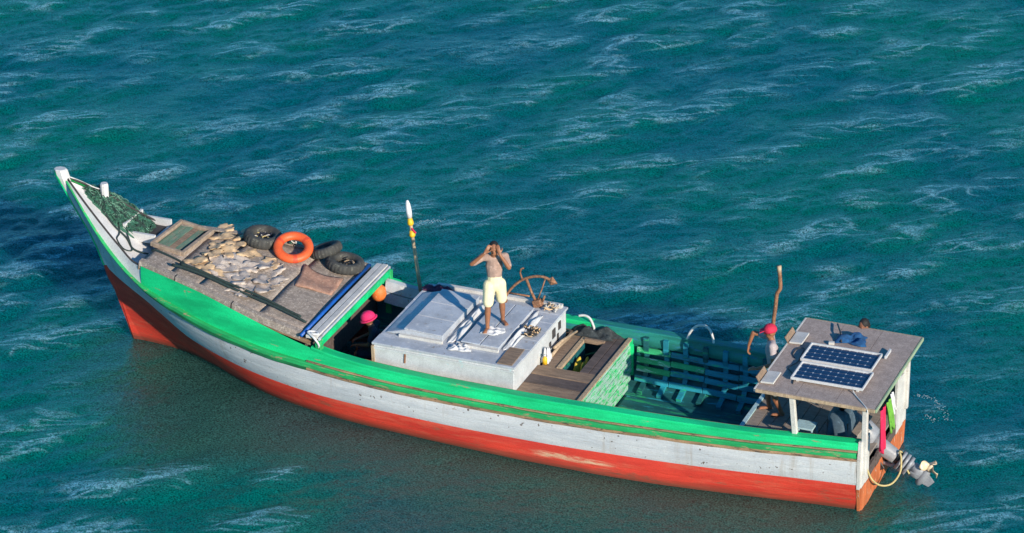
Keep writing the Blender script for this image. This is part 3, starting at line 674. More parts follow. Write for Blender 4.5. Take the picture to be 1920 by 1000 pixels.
# canopy over the stern
ZR = 1.93
canopy = MB().box((.72, 0, ZR-.016), (1.97, 2.64, .03)).build('canopy', 'roof', boat, bevel=.006)
mb = MB(); rows = []
for i in range(3):
    xa, xb = -.262+.657*i+.004, -.262+.657*(i+1)-.004
    MB().box(((xa+xb)/2, 0, ZR+.004), (xb-xa, 2.636, .008)).build('roof_sheet', 'roof', canopy)
for a, b, m_ in (((-.285, -1.33, ZR-.02), (-.285, 1.33, ZR-.02), 'palegreen'), ((1.725, -1.33, ZR-.02), (1.725, 1.33, ZR-.02), 'offwhite')):
    MB().bar(a, b, .03, .06).build('fascia', m_, canopy, bevel=.004)
for y in (1.335, -1.335): MB().bar((-.27, y, ZR-.022), (1.71, y, ZR-.022), .03, .055).build('fascia', 'wood_tan', canopy, bevel=.004)
for x in (.1, .75, 1.4): MB().bar((x, -1.28, ZR-.065), (x, 1.28, ZR-.065), .05, .06).build('rafter', 'offwhite', canopy)
for a, b in (((1.02, 1.20, .67), (1.14, 1.20, 1.86)), ((-.08, 1.17, .67), (-.08, 1.20, 1.86)), ((-.08, -1.17, .67), (-.08, -1.2, 1.86)), ((1.35, -1.22, .67), (1.4, -1.22, 1.86))):
    MB().bar(a, b, .085, .085, (1, 0, 0)).build('canopy_post', 'offwhite', canopy, bevel=.008)

# ------------------------------------------------------------------ things on the bow
def one(name, mb, mat, label, cat, group=None, smooth=False, bevel=0, loc=None, rot=None, kind=None):
    """single-mesh thing; world coordinates moved so the origin is the base"""
    if loc is None:
        A = np.array(mb.v); base = Vector((A[:, 0].mean(), A[:, 1].mean(), A[:, 2].min())); ob = mb.build(name, mat, None, smooth, bevel, base); ob.location = base
    else:
        ob = mb.build(name, mat, None, smooth, bevel); ob.location = loc
        if rot: ob.rotation_euler = rot
    return tag(ob, label, cat, group, kind)
# fishing net heap
def nethill(x, y):
    a = (x-14.02)/.74; b = (y+.30+(14.02-x)*.16)/(.27+.16*max(0, min(1, 14.6-x)))
    return max(0, 1-(a*a+b*b))**.6
nb_ = empty('fishing_net', (14.05, -.32, pkz(14.05)), 'heap of dark green fishing net piled on the white bow deck', 'net')
mb = MB(); N = 40; rows = []
for i in range(N+1):
    r = []
    for j in range(N+1):
        x = 13.3+1.5*i/N; y = -1.0+1.35*j/N; h = nethill(x, y)
        n = .5*math.sin(17*x+9*y)*math.sin(13*y-7*x)+.5*math.sin(31*x)*math.sin(29*y)
        r.append(V(x, y, pkz(min(14.6, max(13.3, x)))+.0-.05*(h <= 0)+h*(.07+.05*n)))
    rows.append(r)
mb.strip(rows); keep = []
for f in mb.f:
    if any(nethill(mb.v[k][0], mb.v[k][1]) > 0 for k in f): keep.append(f)
mb.f = keep
hp_ = mb.build('net_heap', 'net', nb_, True, 0, nb_.location)
mb = MB()
for k in range(330):
    a0 = random.uniform(0, 6.3); x = 14.05+random.gauss(0, .33); y = -.32+random.gauss(0, .24); pts = []
    for q in range(7):
        h = nethill(x, y)
        if h <= .02: break
        pts.append(V(x, y, pkz(min(14.6, max(13.3, x)))+h*.09+.022+random.uniform(-.012, .035)))
        a0 += random.gauss(0, .75); x += .07*math.cos(a0); y += .07*math.sin(a0)
    if len(pts) > 2: mb.tube(smooth_path(pts, 3), random.choice((.005, .007, .010)), 5)
mb.build('net_cords', M['net'], nb_, True, 0, nb_.location)
mb = MB()
for k in range(60):
    a0 = random.uniform(0, 6.3); x = 14.05+random.gauss(0, .3); y = -.32+random.gauss(0, .22); pts = []
    for q in range(6):
        h = nethill(x, y)
        if h <= .02: break
        pts.append(V(x, y, pkz(min(14.6, max(13.3, x)))+h*.10+.025+random.uniform(-.01, .04)))
        a0 += random.gauss(0, .8); x += .07*math.cos(a0); y += .07*math.sin(a0)
    if len(pts) > 2: mb.tube(smooth_path(pts, 3), .007, 5)
mb.build('dark_cords', 'darkrope', nb_, True, 0, nb_.location)
mb = MB()
for k in range(70):
    a0 = random.uniform(0, 6.3); x = 14.05+random.gauss(0, .36); y = -.32+random.gauss(0, .26); pts = []
    for q in range(6):
        h = nethill(x, y)
        if h <= .02: break
        pts.append(V(x, y, pkz(min(14.6, max(13.3, x)))+h*.10+.03+random.uniform(-.01, .035)))
        a0 += random.gauss(0, .8); x += .06*math.cos(a0); y += .06*math.sin(a0)
    if len(pts) > 2: mb.tube(smooth_path(pts, 3), .005, 5)
mb.build('pale_cords', 'palecord', nb_, True, 0, nb_.location)
# bow lines
def rope(name, pts, r, mat, label, n=7, smooth_n=8):
    mb = MB().tube(smooth_path(pts, smooth_n), r, n); return one(name, mb, mat, label, 'rope', smooth=True)
def PK(x, y, d=.03): return V(x, y, pkz(min(14.8, max(13.05, x)))+d)
rope('mooring_rope', [PK(14.5, -.1, .1), PK(14.2, .02), PK(13.95, .12), PK(13.7, .16), PK(13.5, .3), PK(13.2, .3, .1), (13.05, .34, 2.0), (12.6, .42, 1.94), (12.1, .6, 1.88), (11.5, .72, 1.78)], .017, 'darkrope', 'dark rope led from the bow net aft over the foredeck edge')
rope('coiled_rope', [PK(13.75, .05), PK(13.6, .22), PK(13.5, .36), PK(13.6, .46), PK(13.78, .36), PK(13.82, .2), PK(13.9, .05), PK(14.0, -.02)], .012, 'darkrope', 'thin dark rope looped on the white bow deck below the net')
rope('bow_line', [(14.9, .02, 2.98), (14.75, -.12, 2.86), (14.5, -.22, 2.72), (14.36, -.27, 2.68)], .012, 'hose', 'pale line tied from the stem head to the white bollard')
# framed hatch cover lying on the foredeck
hc_ = empty('hatch_cover', (12.86, -.30, zf(12.86)+.004), 'wooden framed tray with faded green boards at the front of the foredeck', 'hatch cover', None, (0, -.12, -.06))
for c, sz in (((.31, 0, .045), (.06, 1.02, .08)), ((-.31, 0, .045), (.07, 1.02, .09)), ((0, .49, .045), (.56, .06, .08)), ((0, -.49, .045), (.56, .06, .08))):
    MB().box(c, sz)  .build('frame_bar', 'framewood', hc_, bevel=.005)
for i in range(4): MB().box((.21-.115*i, 0, .022+.003*(i % 2)), (.108, .9, .02)).build('tray_board', 'muted' if i in (0, 1, 3) else 'wood', hc_, bevel=.003)

# drying pieces
def piece(seed, L, W, th, lumpy):
    r = random.Random(seed); n = 40; ph = [r.uniform(0, 6.3) for _ in range(6)]
    rad = [1+.13*math.sin(2*a+ph[0])+.11*math.sin(3*a+ph[1])+lumpy*.09*math.sin(6*a+ph[2])+lumpy*.06*math.sin(9*a+ph[3])+lumpy*.05*math.sin(13*a+ph[5])+r.uniform(-.07, .07) for a in [2*math.pi*k/n for k in range(n)]]
    rings = []
    for q, (s_, z) in enumerate(((1.0, 0), (.99, th*.45), (.80, th*(.85+.3*r.random())), (.45, th*(.8+.4*r.random())))):
        rings.append([V(L/2*s_*rad[k % n]*math.cos(2*math.pi*k/n), W/2*s_*rad[k % n]*math.sin(2*math.pi*k/n), z+(r.uniform(-.12, .12)*th if q > 1 else 0)+(.02*math.sin(2*2*math.pi*k/n+ph[4]) if q else 0)*lumpy) for k in range(n)])
    mb = MB(); vs = [p for rg in rings for p in rg]+[V(0, 0, th*r.uniform(.5, 1.1))]
    fs = [(i*n+k, i*n+(k+1) % n, (i+1)*n+(k+1) % n, (i+1)*n+k) for i in range(3) for k in range(n)]+[(3*n+k, 3*n+(k+1) % n, 4*n) for k in range(n)]
    return mb.add(vs, fs)
tan_pos = [(12.40, -1.00), (12.33, -.74), (12.24, -.42), (12.18, -.10), (12.33, .27), (11.98, -.66), (11.90, -.32), (11.66, -.46), (11.17, -.36), (12.06, .40), (11.88, .50), (12.02, -.98)]
wht_pos = [(11.72, .16), (11.45, .32), (11.30, -.24), (11.03, -.12), (11.20, .57), (11.12, .22), (11.44, .58), (11.42, -.04), (11.68, .42), (11.14, .80), (10.98, .50), (11.72, -.12), (10.92, .18), (11.52, .10), (11.88, .18), (11.32, .78)]
for grp, pos, mat in (('t', tan_pos, 'tan_fish'), ('w', wht_pos, 'white_fish')):
    for i, (x, y) in enumerate(pos):
        L = random.uniform(.38, .48) if grp == 't' else random.uniform(.44, .58); W = random.uniform(.30, .37) if grp == 't' else random.uniform(.30, .40)
        o = piece(100*len(pos)+i, L, W, .014 if grp == 't' else .010, 1.1 if grp == 't' else 1.1).build('drying_piece', mat, None, True)
        o.location = (x, y, zf(x)+.018+.004*(i % 4)); o.rotation_euler = (0, -math.atan(.16), random.uniform(0, 6.3))
        if grp == 't': tag(o, 'lumpy tan piece drying on the forward part of the foredeck', 'dried piece', 'tan pieces drying on the foredeck')
        else: tag(o, 'flat whitish piece drying in the middle of the foredeck', 'dried piece', 'whitish pieces drying on the foredeck')
# tyres
def tyre(loc, rot, R, w, label):
    prof = []
    for a in np.linspace(0, 2*math.pi, 15)[:-1]:
        c_, s_ = math.cos(a), math.sin(a)
        prof.append((R-.085+.085*(abs(c_)**.7)*(1 if c_ > 0 else -1), w/2*(abs(s_)**.75)*(1 if s_ > 0 else -1)))
    mod = lambda a, i: (-.010 if (prof[i][0] > R-.03 and int(a/(2*math.pi)*56) % 2) else 0)
    o = MB().lathe([(r, z+w/2) for r, z in prof], 112, mod).build('tyre', 'rubber', None, True)
    o.location = loc; o.rotation_euler = rot; return tag(o, label, 'tyre', 'old tyres along the foredeck edge')
tyre((11.63, -.98, zf(11.63)+.012), (0, -.15, .2), .345, .20, 'old black tyre with rope ends inside, forward of the orange ring')
tyre((10.48, -1.20, zf(10.48)+.07), (.28, .22, .7), .30, .17, 'black tyre leaning tilted just aft of the orange ring')
tyre((10.08, -1.05, zf(10.08)+.012), (.06, -.16, .1), .345, .18, 'black tyre lying flat by the blue pipe, beside the brown mat')
def scraps(name, cx_, cy_, z, r, mats, label, n=16, seed=1):
    rr = random.Random(seed); e = empty(name, (cx_, cy_, z), label, 'rope scraps'); 
    for m_ in mats:
        mb = MB()
        for k in range(n//len(mats)):
            a = rr.uniform(0, 6.3); x = rr.uniform(-r, r)*.7; y = rr.uniform(-r, r)*.7; pts = []
            for q in range(5):
                pts.append(V(x, y, .02+rr.uniform(0, .07))); a += rr.gauss(0, .9); x += .07*math.cos(a); y += .07*math.sin(a); x = max(-r, min(r, x)); y = max(-r, min(r, y))
            mb.tube(smooth_path(pts, 3), .011, 5)
        mb.build('rope_end', m_, e, True)
    return e
scraps('rope_scraps', 11.63, -1.02, zf(11.63)+.05, .2, ['rope', 'navy', 'offwhite'], 'tangle of yellow and navy rope ends inside the forward tyre', 24, 3)
scraps('rope_scraps', 10.08, -1.09, zf(10.08)+.05, .19, ['wood_tan', 'black'], 'brown scraps lying inside the flat tyre by the blue pipe', 18, 4)
scraps('rope_scraps', 11.18, -1.26, zf(11.18)+.06, .14, ['offwhite', 'net'], 'small pale and green tangle at the far deck edge behind the orange ring', 18, 5)
# life ring
prof = [(.272+.083*math.cos(a), .072*math.sin(a)+.072) for a in np.linspace(0, 2*math.pi, 17)[:-1]]
lr_e = empty('life_ring', (10.99, -.90, zf(10.99)+.115), 'bright orange life ring propped on the far side of the foredeck', 'life ring', None, (-.36, -.16, .15))
MB().lathe(prof, 48).build('ring', 'lifering', lr_e, True)
for a0 in (-.30, 1.9, 3.9):
    rows = []
    for a in np.linspace(a0, a0+.22, 5):
        rows.append([V((.272+.0855*math.cos(b))*math.cos(a), (.272+.0855*math.cos(b))*math.sin(a), .0745*math.sin(b)+.072) for b in np.linspace(0, 2*math.pi, 17)])
    MB().strip(rows).build('ring_band', 'ringband', lr_e, True)
# mat
rows = []; q = [(10.50, .06), (10.66, -.70), (9.90, -.64), (9.86, -.05)]
for i in range(13):
    r = []
    for j in range(13):
        u, v_ = i/12, j/12; a = V(*q[0], 0).lerp(V(*q[3], 0), u); b = V(*q[1], 0).lerp(V(*q[2], 0), u); p_ = a.lerp(b, v_)
        p_.y += .10*math.sin(math.pi*u)*v_; p_.z = zf(p_.x)+.045+.015*math.sin(5*u+3*v_)+.012*math.sin(9*v_); r.append(p_)
    rows.append(r)
o = one('floor_mat', MB().strip(rows), 'mat', 'reddish brown mat lying beside the orange ring on the foredeck', 'mat', smooth=True)
sm = o.modifiers.new('thick', 'SOLIDIFY'); sm.thickness = .03; sm.offset = -1
# long dark poles on the near foredeck edge
for k, (dy, x0, x1, lab) in enumerate(((0, 12.52, 9.80, 'longest dark pole along the near edge of the foredeck, outer of two'), (-.085, 12.40, 9.95, 'dark pole lying just inboard of the outer pole on the foredeck'))):
    pts = []
    for i in range(9):
        x = x0+(x1-x0)*i/8; y = .70+dy+.38*max(0, (12.5-x)/2.7)**1.3
        pts.append(V(x, y, zf(x)+.075+.012*math.sin(i*1.3+k)))
    one('dark_pole', MB().tube(smooth_path(pts, 4), [.027-.0002*i for i in range(33)], 8), 'darkrope', lab, 'pole', smooth=True)
# blue pipe
one('blue_pipe', MB().tube([(9.74, -1.36, 1.505), (9.715, 0, 1.512), (9.69, 1.50, 1.50)], .030, 12), 'bluepipe', 'long bright blue pipe lying along the fore side of the cross beam', 'pipe', smooth=True)
rope('beam_lashing', [(9.6, 1.38, 1.53), (9.5, 1.44, 1.54), (9.42, 1.4, 1.53), (9.5, 1.34, 1.535), (9.6, 1.42, 1.545), (9.45, 1.5, 1.5), (9.38, 1.47, 1.36), (9.42, 1.43, 1.24)], .02, 'paleplastic', 'pale rag knotted round the near end of the cross beam')

# ------------------------------------------------------------------ amidships
pole_e = empty('flag_pole', (8.75, -1.33, 1.13), 'tall tan pole with yellow wrappings and white tip at the far rail', 'pole')
def PL(t): return V(8.75+.20*t, -1.33+.02*t, 1.13+1.76*t)
MB().tube([PL(0), PL(.35), PL(.7), PL(1)], [.035, .033, .03, .026], 9).build('shaft', 'wood_tan', pole_e, True, 0, pole_e.location)
MB().tube([PL(.83), PL(.9), PL(.97), PL(1.01)], [.046, .052, .042, .02], 9).build('white_wrapping', 'whitecloth', pole_e, True, 0, pole_e.location)
for a, b in ((.62, .69), (.745, .82)): MB().tube([PL(a), PL(a+.02), PL((a+b)/2), PL(b)], [.042, .06, .055, .04], 8).build('yellow_wrapping', 'yellow', pole_e, True, 0, pole_e.location)
MB().tube(smooth_path([PL(.72), PL(.72)+V(-.04, .03, -.02), PL(.70)+V(-.09, .02, -.05)], 4), .014, 6).build('pink_string', 'pinkcloth', pole_e, True, 0, pole_e.location)
def crumple(name, c, sx, sy, h, mat, label, cat, seed=1, n=22, rz=0, freq=9.):
    r = random.Random(seed); ph = [r.uniform(0, 6.3) for _ in range(8)]; rows = []
    cr_, sr_ = math.cos(rz), math.sin(rz)
    for i in range(n+1):
        row = []
        for j in range(n+1):
            u, v_ = 2*i/n-1, 2*j/n-1
            k = 1+.16*math.sin(3*math.atan2(v_, u)+ph[0])+.10*math.sin(5*math.atan2(v_, u)+ph[1])
            x, y = u*sx*k, v_*sy*k; e = max(0, 1-max(abs(u), abs(v_))**3)
            z = e*h*(.55+.25*math.sin(freq*u+ph[2]+2*v_)+.25*math.sin(freq*.8*v_+ph[3]-3*u)+.15*math.sin(freq*2*u+ph[4])*math.sin(freq*1.7*v_+ph[5]))+.004
            row.append(V(c[0]+x*cr_-y*sr_, c[1]+x*sr_+y*cr_, c[2]+max(z, .003)))
        rows.append(row)
    o = one(name, MB().strip(rows), mat, label, cat, smooth=True)
    sm = o.modifiers.new('thick', 'SOLIDIFY'); sm.thickness = .006; sm.offset = 1; return o
crumple('cloth', (8.28, -1.00, cz1+.045), .26, .09, .10, 'purple', 'dark purple crumpled cloth at the foot of the yellow wrapped pole', 'cloth', 3)
crumple('cloth', (6.72, .22, zt+.088), .17, .15, .035, 'whitecloth', 'pinkish white cloth on the hatch under the standing man', 'cloth', 5)
# plastic sheet rolls across the hatches
crumple('plastic_sheet', (7.265, .0, zt+.002), .085, .74, .085, 'paleplastic', 'crumpled pale plastic strip between the two cabin hatches', 'plastic sheet', 31, 34, .02, 4.5)
crumple('plastic_sheet', (6.29, -.10, zt+.002), .075, .70, .075, 'paleplastic', 'crumpled pale plastic strip aft of the hatch the man stands on', 'plastic sheet', 33, 34, -.02, 5)
crumple('plastic_scrap', (7.05, .86, zt+.004), .18, .10, .06, 'paleplastic', 'small crumple of white plastic at the near edge of the cabin top', 'plastic sheet', 8, 20, .3, 12)
scraps('debris', 6.17, -.05, zt+.0, .14, ['tan_fish', 'black'], 'small heap of tan and black scraps on the aft cabin top', 22, 9)
scraps('debris', 6.16, -1.02, zt+.0, .10, ['offwhite', 'tan_fish'], 'pale scraps at the far aft corner of the cabin top', 12, 10)
# anchor
an = empty('anchor', (6.45, -1.05, zt), 'rusty iron anchor standing on the far aft edge of the cabin', 'anchor')
def AP(x, z, y=-1.05): return V(x, y, z)
mb = MB().tube(smooth_path([AP(7.02, 1.48, -.95), AP(6.98, 1.60), AP(6.86, 1.76), AP(6.70, 1.90), AP(6.52, 1.985), AP(6.36, 2.015), AP(6.25, 2.00), AP(6.16, 1.96)], 4), .024, 8); mb.build('arm', 'rust', an, True, 0, an.location)
MB().add([AP(6.15, 2.05), AP(6.06, 1.93), AP(6.19, 1.88), AP(6.26, 1.97), AP(6.16, 1.97, -1.00)], [(0, 1, 4), (1, 2, 4), (2, 3, 4), (3, 0, 4), (3, 2, 1, 0)]).build('fluke', 'rust', an, False, 0, an.location)
MB().add([AP(7.0, 1.40, -.92), AP(7.08, 1.5, -.94), AP(7.0, 1.62, -.97), AP(6.94, 1.5, -.94), AP(7.0, 1.5, -.88)], [(0, 1, 4), (1, 2, 4), (2, 3, 4), (3, 0, 4), (3, 2, 1, 0)]).build('fluke', 'rust', an, False, 0, an.location)
MB().tube([AP(6.64, 1.93), AP(6.55, 1.70), AP(6.44, 1.47)], [.026, .022, .028], 8).build('shank', 'rust', an, True, 0, an.location)
MB().tube([AP(6.28, 2.0), AP(6.36, 1.75), AP(6.45, 1.52)], .013, 6).build('stay', 'rust', an, True, 0, an.location)
MB().tube([AP(6.98, 1.60), AP(6.78, 1.60), AP(6.58, 1.60)], .016, 6).build('stay', 'rust', an, True, 0, an.location)
MB().tube([AP(6.71, 1.90), AP(6.75, 2.02), AP(6.73, 2.10), AP(6.68, 2.12)], .016, 6).build('stock_tip', 'rust', an, True, 0, an.location)
MB().box(AP(6.43, 1.50), (.16, .13, .13), RY(.3)).build('foot', 'rust', an, False, .015, an.location)
MB().tube([AP(6.34, 1.54), AP(6.30, 1.66)], .02, 6).build('foot_pin', 'rust', an, True, 0, an.location)

# things on the after deck
crumple('net_bundle', (5.42, -1.25, .96), .38, .13, .17, 'darknet', 'dark bundle of netting tucked against the far rail behind the cabin', 'bundle', 12, 26, .02, 6)
crumple('sack', (5.38, -.40, .55), .17, .30, .36, 'ochre', 'mustard yellow sack down in the small open locker', 'sack', 13, 22)
for k, (a, b, lab) in enumerate((((5.86, -.25, .975), (5.80, -1.05, 1.00), 'tan stick lying lowest by the aft wall of the cabin'), ((5.90, -.45, 1.01), (5.74, -1.12, 1.05), 'tan stick lying on top of the others behind the cabin'))):
    a, b = V(*a), V(*b); one('firewood', MB().tube([a, a.lerp(b, .4)+V(.02, 0, .01), b], [.03, .026, .022], 7), 'wood_tan', lab, 'stick', smooth=True)
bt = empty('yellow_bottle', (5.87, .02, .955), 'small yellow bottle standing at the aft wall of the cabin', 'bottle')
MB().tube([(0, 0, 0), (0, 0, .10), (0, 0, .13), (0, 0, .15)], [.042, .042, .02, .018], 10).build('bottle_body', 'yellow', bt, True)
MB().tube([(0, 0, .15), (0, 0, .175)], .021, 10).build('bottle_cap', 'whitecloth', bt, True)
crumple('white_bag', (5.88, -.10, .955), .06, .10, .26, 'whitecloth', 'small white plastic bag standing against the aft cabin wall', 'bag', 14, 16)
one('float', MB().lathe([(.001, 0), (.10, .03), (.14, .12), (.12, .24), (.05, .30), (.001, .31)], 16, None, False), 'orange', 'orange float hanging at the far end of the dark well', 'float', smooth=True, loc=(9.42, -1.02, 1.03))
# white hose hoops on the far rail
for pts, lab in (([(5.80, -1.36, 1.22), (5.70, -1.38, 1.235), (5.60, -1.37, 1.20), (5.52, -1.34, 1.08), (5.48, -1.30, .95)], 'white hose end curving over the far rail beside the cabin'),
                 ([(3.82, -1.36, 1.14), (3.77, -1.38, 1.28), (3.66, -1.39, 1.40), (3.52, -1.39, 1.43), (3.42, -1.38, 1.36), (3.36, -1.36, 1.22), (3.35, -1.35, 1.12)], 'white hose bent in a hoop on the far rail above the hold')):
    one('white_hose', MB().tube(smooth_path(pts, 5), .022, 8), 'hose', lab, 'hose', smooth=True)

# ------------------------------------------------------------------ stern
def solar(x, y, label):
    e = empty('solar_panel', (x, y, ZR+.075), label, 'solar panel', 'solar panels on the canopy', (0, .01, .0))
    L, W_ = 1.20, .60
    MB().box((0, 0, -.012), (L-.03, W_-.03, .008)).build('backsheet', 'backsheet', e)
    for a, b in (((-L/2, -W_/2+.009, 0), (L/2, -W_/2+.014, 0)), ((-L/2, W_/2-.009, 0), (L/2, W_/2-.009, 0))): MB().bar(a, b, .018, .045).build('frame_bar', 'alu', e)
    for a, b in (((-L/2+.009, -W_/2+.019, 0), (-L/2+.009, W_/2-.019, 0)), ((L/2-.009, -W_/2+.019, 0), (L/2-.009, W_/2-.019, 0))): MB().bar(a, b, .018, .045).build('frame_bar', 'alu', e)
    cw, ch = (L-.056)/9, (W_-.056)/4; base = None
    for i in range(9):
        for j in range(4):
            if base is None:
                k = .016; w2, h2 = cw/2-.004, ch/2-.004
                base = MB().prism([(-w2+k, -h2), (w2-k, -h2), (w2, -h2+k), (w2, h2-k), (w2-k, h2), (-w2+k, h2), (-w2, h2-k), (-w2, -h2+k)], 0, .003).build('solar_cell', 'cell', e); c = base
            else: c = base.copy(); C.objects.link(c); c.parent = e
            c.location = (-(L-.056)/2+cw*(i+.5), -(W_-.056)/2+ch*(j+.5), -.0065)
    for sx in (-.5, .5):
        for sy in (-.24, .24): MB().box((sx, sy, -.047), (.04, .04, .048)).build('panel_foot', 'alu', e)
    return e
solar(.665, .60, 'solar panel nearest the camera side of the canopy roof'); solar(.72, -.07, 'solar panel farther across the canopy roof, next to the blue cloth')
one('panel_rail', MB().bar((.06, -.34, ZR+.055), (.06, -.62, ZR+.055), .03, .05), 'alu', 'short metal rail sticking out beyond the farther solar panel', 'rail')
# brackets at the canopy front edge
for (x, y, lab) in ((1.60, -.52, 'folded pale board on the far front edge of the canopy'), (1.60, .95, 'folded pale board on the near front corner of the canopy')):
    e = empty('folded_board', (x, y, ZR+.01), lab, 'board', 'folded boards at the canopy front')
    MB().box((-.02, 0, .035), (.22, .40, .03), RY(.06)).build('flap', 'offwhite', e, bevel=.004)
    MB().box((.13, 0, .05), (.025, .38, .15), RY(.5)).build('upright', 'wood', e, bevel=.004)
crumple('blue_cloth', (.76, -.80, ZR+.012), .24, .16, .12, 'bluecloth', 'bright blue cloth crumpled on the canopy behind the solar panels', 'cloth', 21, 28, .1, 5)
one('black_rod', MB().tube([(1.14, -1.20, ZR+.06), (1.0, -.90, ZR+.09), (.89, -.62, ZR+.05)], .014, 7), 'black', 'thin black rod lying across the canopy by the blue cloth', 'rod', smooth=True)
one('wood_scrap', MB().box((1.04, -.55, ZR+.035), (.10, .07, .05), RZ(.3)), 'offwhite', 'small pale wood scrap beside the blue cloth', 'scrap', bevel=.008)
rope('cable', [(1.45, .12, ZR+.02), (1.52, .0, ZR+.02), (1.50, -.18, ZR+.03), (1.40, -.22, ZR+.03), (1.38, -.02, ZR+.02), (1.36, .25, ZR+.02), (1.44, .48, ZR+.02), (1.34, .62, ZR+.02), (1.26, .75, ZR+.02), (1.20, .98, ZR+.02)], .008, 'black', 'loose black cable at the front edge of the solar panels')
rope('roof_cord', [(.22, .92, ZR+.05), (.15, 1.0, ZR+.02), (-.02, 1.2, ZR+.018), (-.14, 1.335, ZR+.0), (-.16, 1.365, ZR-.06)], .010, 'hose', 'pale cord running from the near panel over the canopy edge')
# punt pole
pp = [(2.25, -1.2, 1.0), (2.25, -1.2, 1.45), (2.25, -1.2, 1.81), (2.22, -1.2, 2.1), (2.20, -1.2, 2.35), (2.145, -1.2, 2.47), (2.15, -1.2, 2.62), (2.17, -1.2, 2.84)]
po = empty('crooked_pole', (2.25, -1.2, .70), 'crooked brown wooden pole standing upright behind the man in the crimson cap', 'pole')
MB().tube(smooth_path([(2.25, -1.2, .70)]+pp, 4), .034, 8).build('stick', 'rust', po, True, 0, po.location)
MB().tube([(2.168, -1.2, 2.77), (2.172, -1.2, 2.88)], .040, 8).build('pale_tip', 'wood_tan', po, True, 0, po.location)

# outboard motor, tilted up
mo = empty('outboard_motor', (-.05, .05, .60), 'grey outboard motor tilted up over the transom', 'outboard motor')
ax = V(-.86, 0, -.50).normalized(); upn = V(-.50, 0, .86)   # leg axis and its upper side
o0 = V(.02, .05, .60)
def MP(a, b=0, c=0): return o0+ax*a+upn*b+V(0, c, 0)
def sect(name, mat, secs, parent=None, n=14, p=.75):
    """stack of superellipse sections: (along, width, depth, offset_up)"""
    rows = []
    for a, w, d, off in secs:
        rows.append([MP(a, off+d/2*abs(math.sin(q))**p*(1 if math.sin(q) > 0 else -1), w/2*abs(math.cos(q))**p*(1 if math.cos(q) > 0 else -1)) for q in np.linspace(0, 2*math.pi, n+1)])
    mb = MB().strip(rows); k = len(secs)*(n+1)
    mb.f += [tuple(range(n)), tuple((len(secs)-1)*(n+1)+i for i in range(n))]
    return mb.build(name, mat, parent or mo, True, 0, mo.location)
sect('cowling', 'motor', [(-.62, .16, .20, .05), (-.56, .30, .36, .05), (-.34, .36, .44, .04), (-.12, .34, .38, .02), (-.08, .28, .30, 0)])
sect('upper_leg', 'motor_pale', [(-.08, .25, .27, 0), (.10, .24, .26, 0), (.30, .22, .24, 0), (.36, .20, .22, 0)])
sect('leg_joint', 'black', [(.36, .15, .19, 0), (.43, .15, .19, 0)])
for a0, w in ((.43, .27), (.505, .29), (.58, .27)):
    sect('housing_plate', 'motor', [(a0, w, .34, .0), (a0+.05, w, .34, .0)])
sect('mid_leg', 'motor', [(.43, .10, .26, 0), (.72, .09, .24, 0), (.86, .085, .22, .0)])
sect('gearcase_housing', 'motor', [(.68, .17, .26, 0), (.84, .16, .25, .02), (.86, .10, .2, .02)])
# torpedo across the leg: prop on the upper side
g0 = MP(.90, 0)
def GP(b, r, q): return g0+upn*b+ax*(r*math.cos(q))+V(0, r*math.sin(q), 0)
rows = [[GP(b, r, q) for q in np.linspace(0, 2*math.pi, 13)] for b, r in ((-.20, .01), (-.16, .05), (-.05, .075), (.10, .07), (.16, .055))]
MB().strip(rows).build('gearcase', 'motor', mo, True, 0, mo.location)
MB().add([MP(.94, -.12, .012), MP(.94, .10, .012), MP(1.10, .04, .006), MP(1.07, -.10, .006), MP(.94, -.12, -.012), MP(.94, .10, -.012), MP(1.10, .04, -.006), MP(1.07, -.10, -.006)], [(0, 1, 2, 3), (7, 6, 5, 4), (0, 4, 5, 1), (1, 5, 6, 2), (2, 6, 7, 3), (3, 7, 4, 0)]).build('skeg', 'motor', mo, False, 0, mo.location)
prop = MB().strip([[GP(b, r, q) for q in np.linspace(0, 2*math.pi, 11)] for b, r in ((.16, .035), (.18, .05), (.25, .045), (.285, .012))]).build('propeller', 'bronze', mo, True, 0, mo.location)
for k in range(3):
    q0 = 2*math.pi*k/3+.5; rows = []
    for i in range(7):
        rr = .04+.15*i/6; wid = .55*math.sin(math.pi*(.16+.78*i/6))
        rows.append([GP(.22+.055*(u), rr, q0+wid*u) for u in np.linspace(-1, 1, 6)])
    bl = MB().strip(rows).build('blade', 'bronze', prop, True, 0, mo.location); sm = bl.modifiers.new('thick', 'SOLIDIFY'); sm.thickness = .008
mb = MB().box(MP(.05, -.20), (.14, .30, .30), RY(.3)); mb.build('transom_bracket', 'black', mo, False, .02, mo.location)
for c_ in (-.14, .14): MB().bar(MP(-.05, -.10, c_), MP(.30, -.26, c_), .03, .10).build('tilt_arm', 'black', mo, False, .006, mo.location)
MB().tube([MP(.12, -.30, -.05), MP(.38, -.22, -.05), MP(.42, -.12, -.02)], .035, 8).build('tilt_ram', 'motor', mo, True, 0, mo.location)
rope('motor_rope', [(-.07, .95, .62), (-.14, .85, .38), (-.24, .66, .20), (-.36, .46, .16), (-.44, .30, .30), (-.42, .20, .50), (-.36, .10, .56), (-.40, .0, .46), (-.48, .10, .30), (-.55, .14, .20)], .016, 'rope', 'yellow rope slung in a loop round the outboard leg')
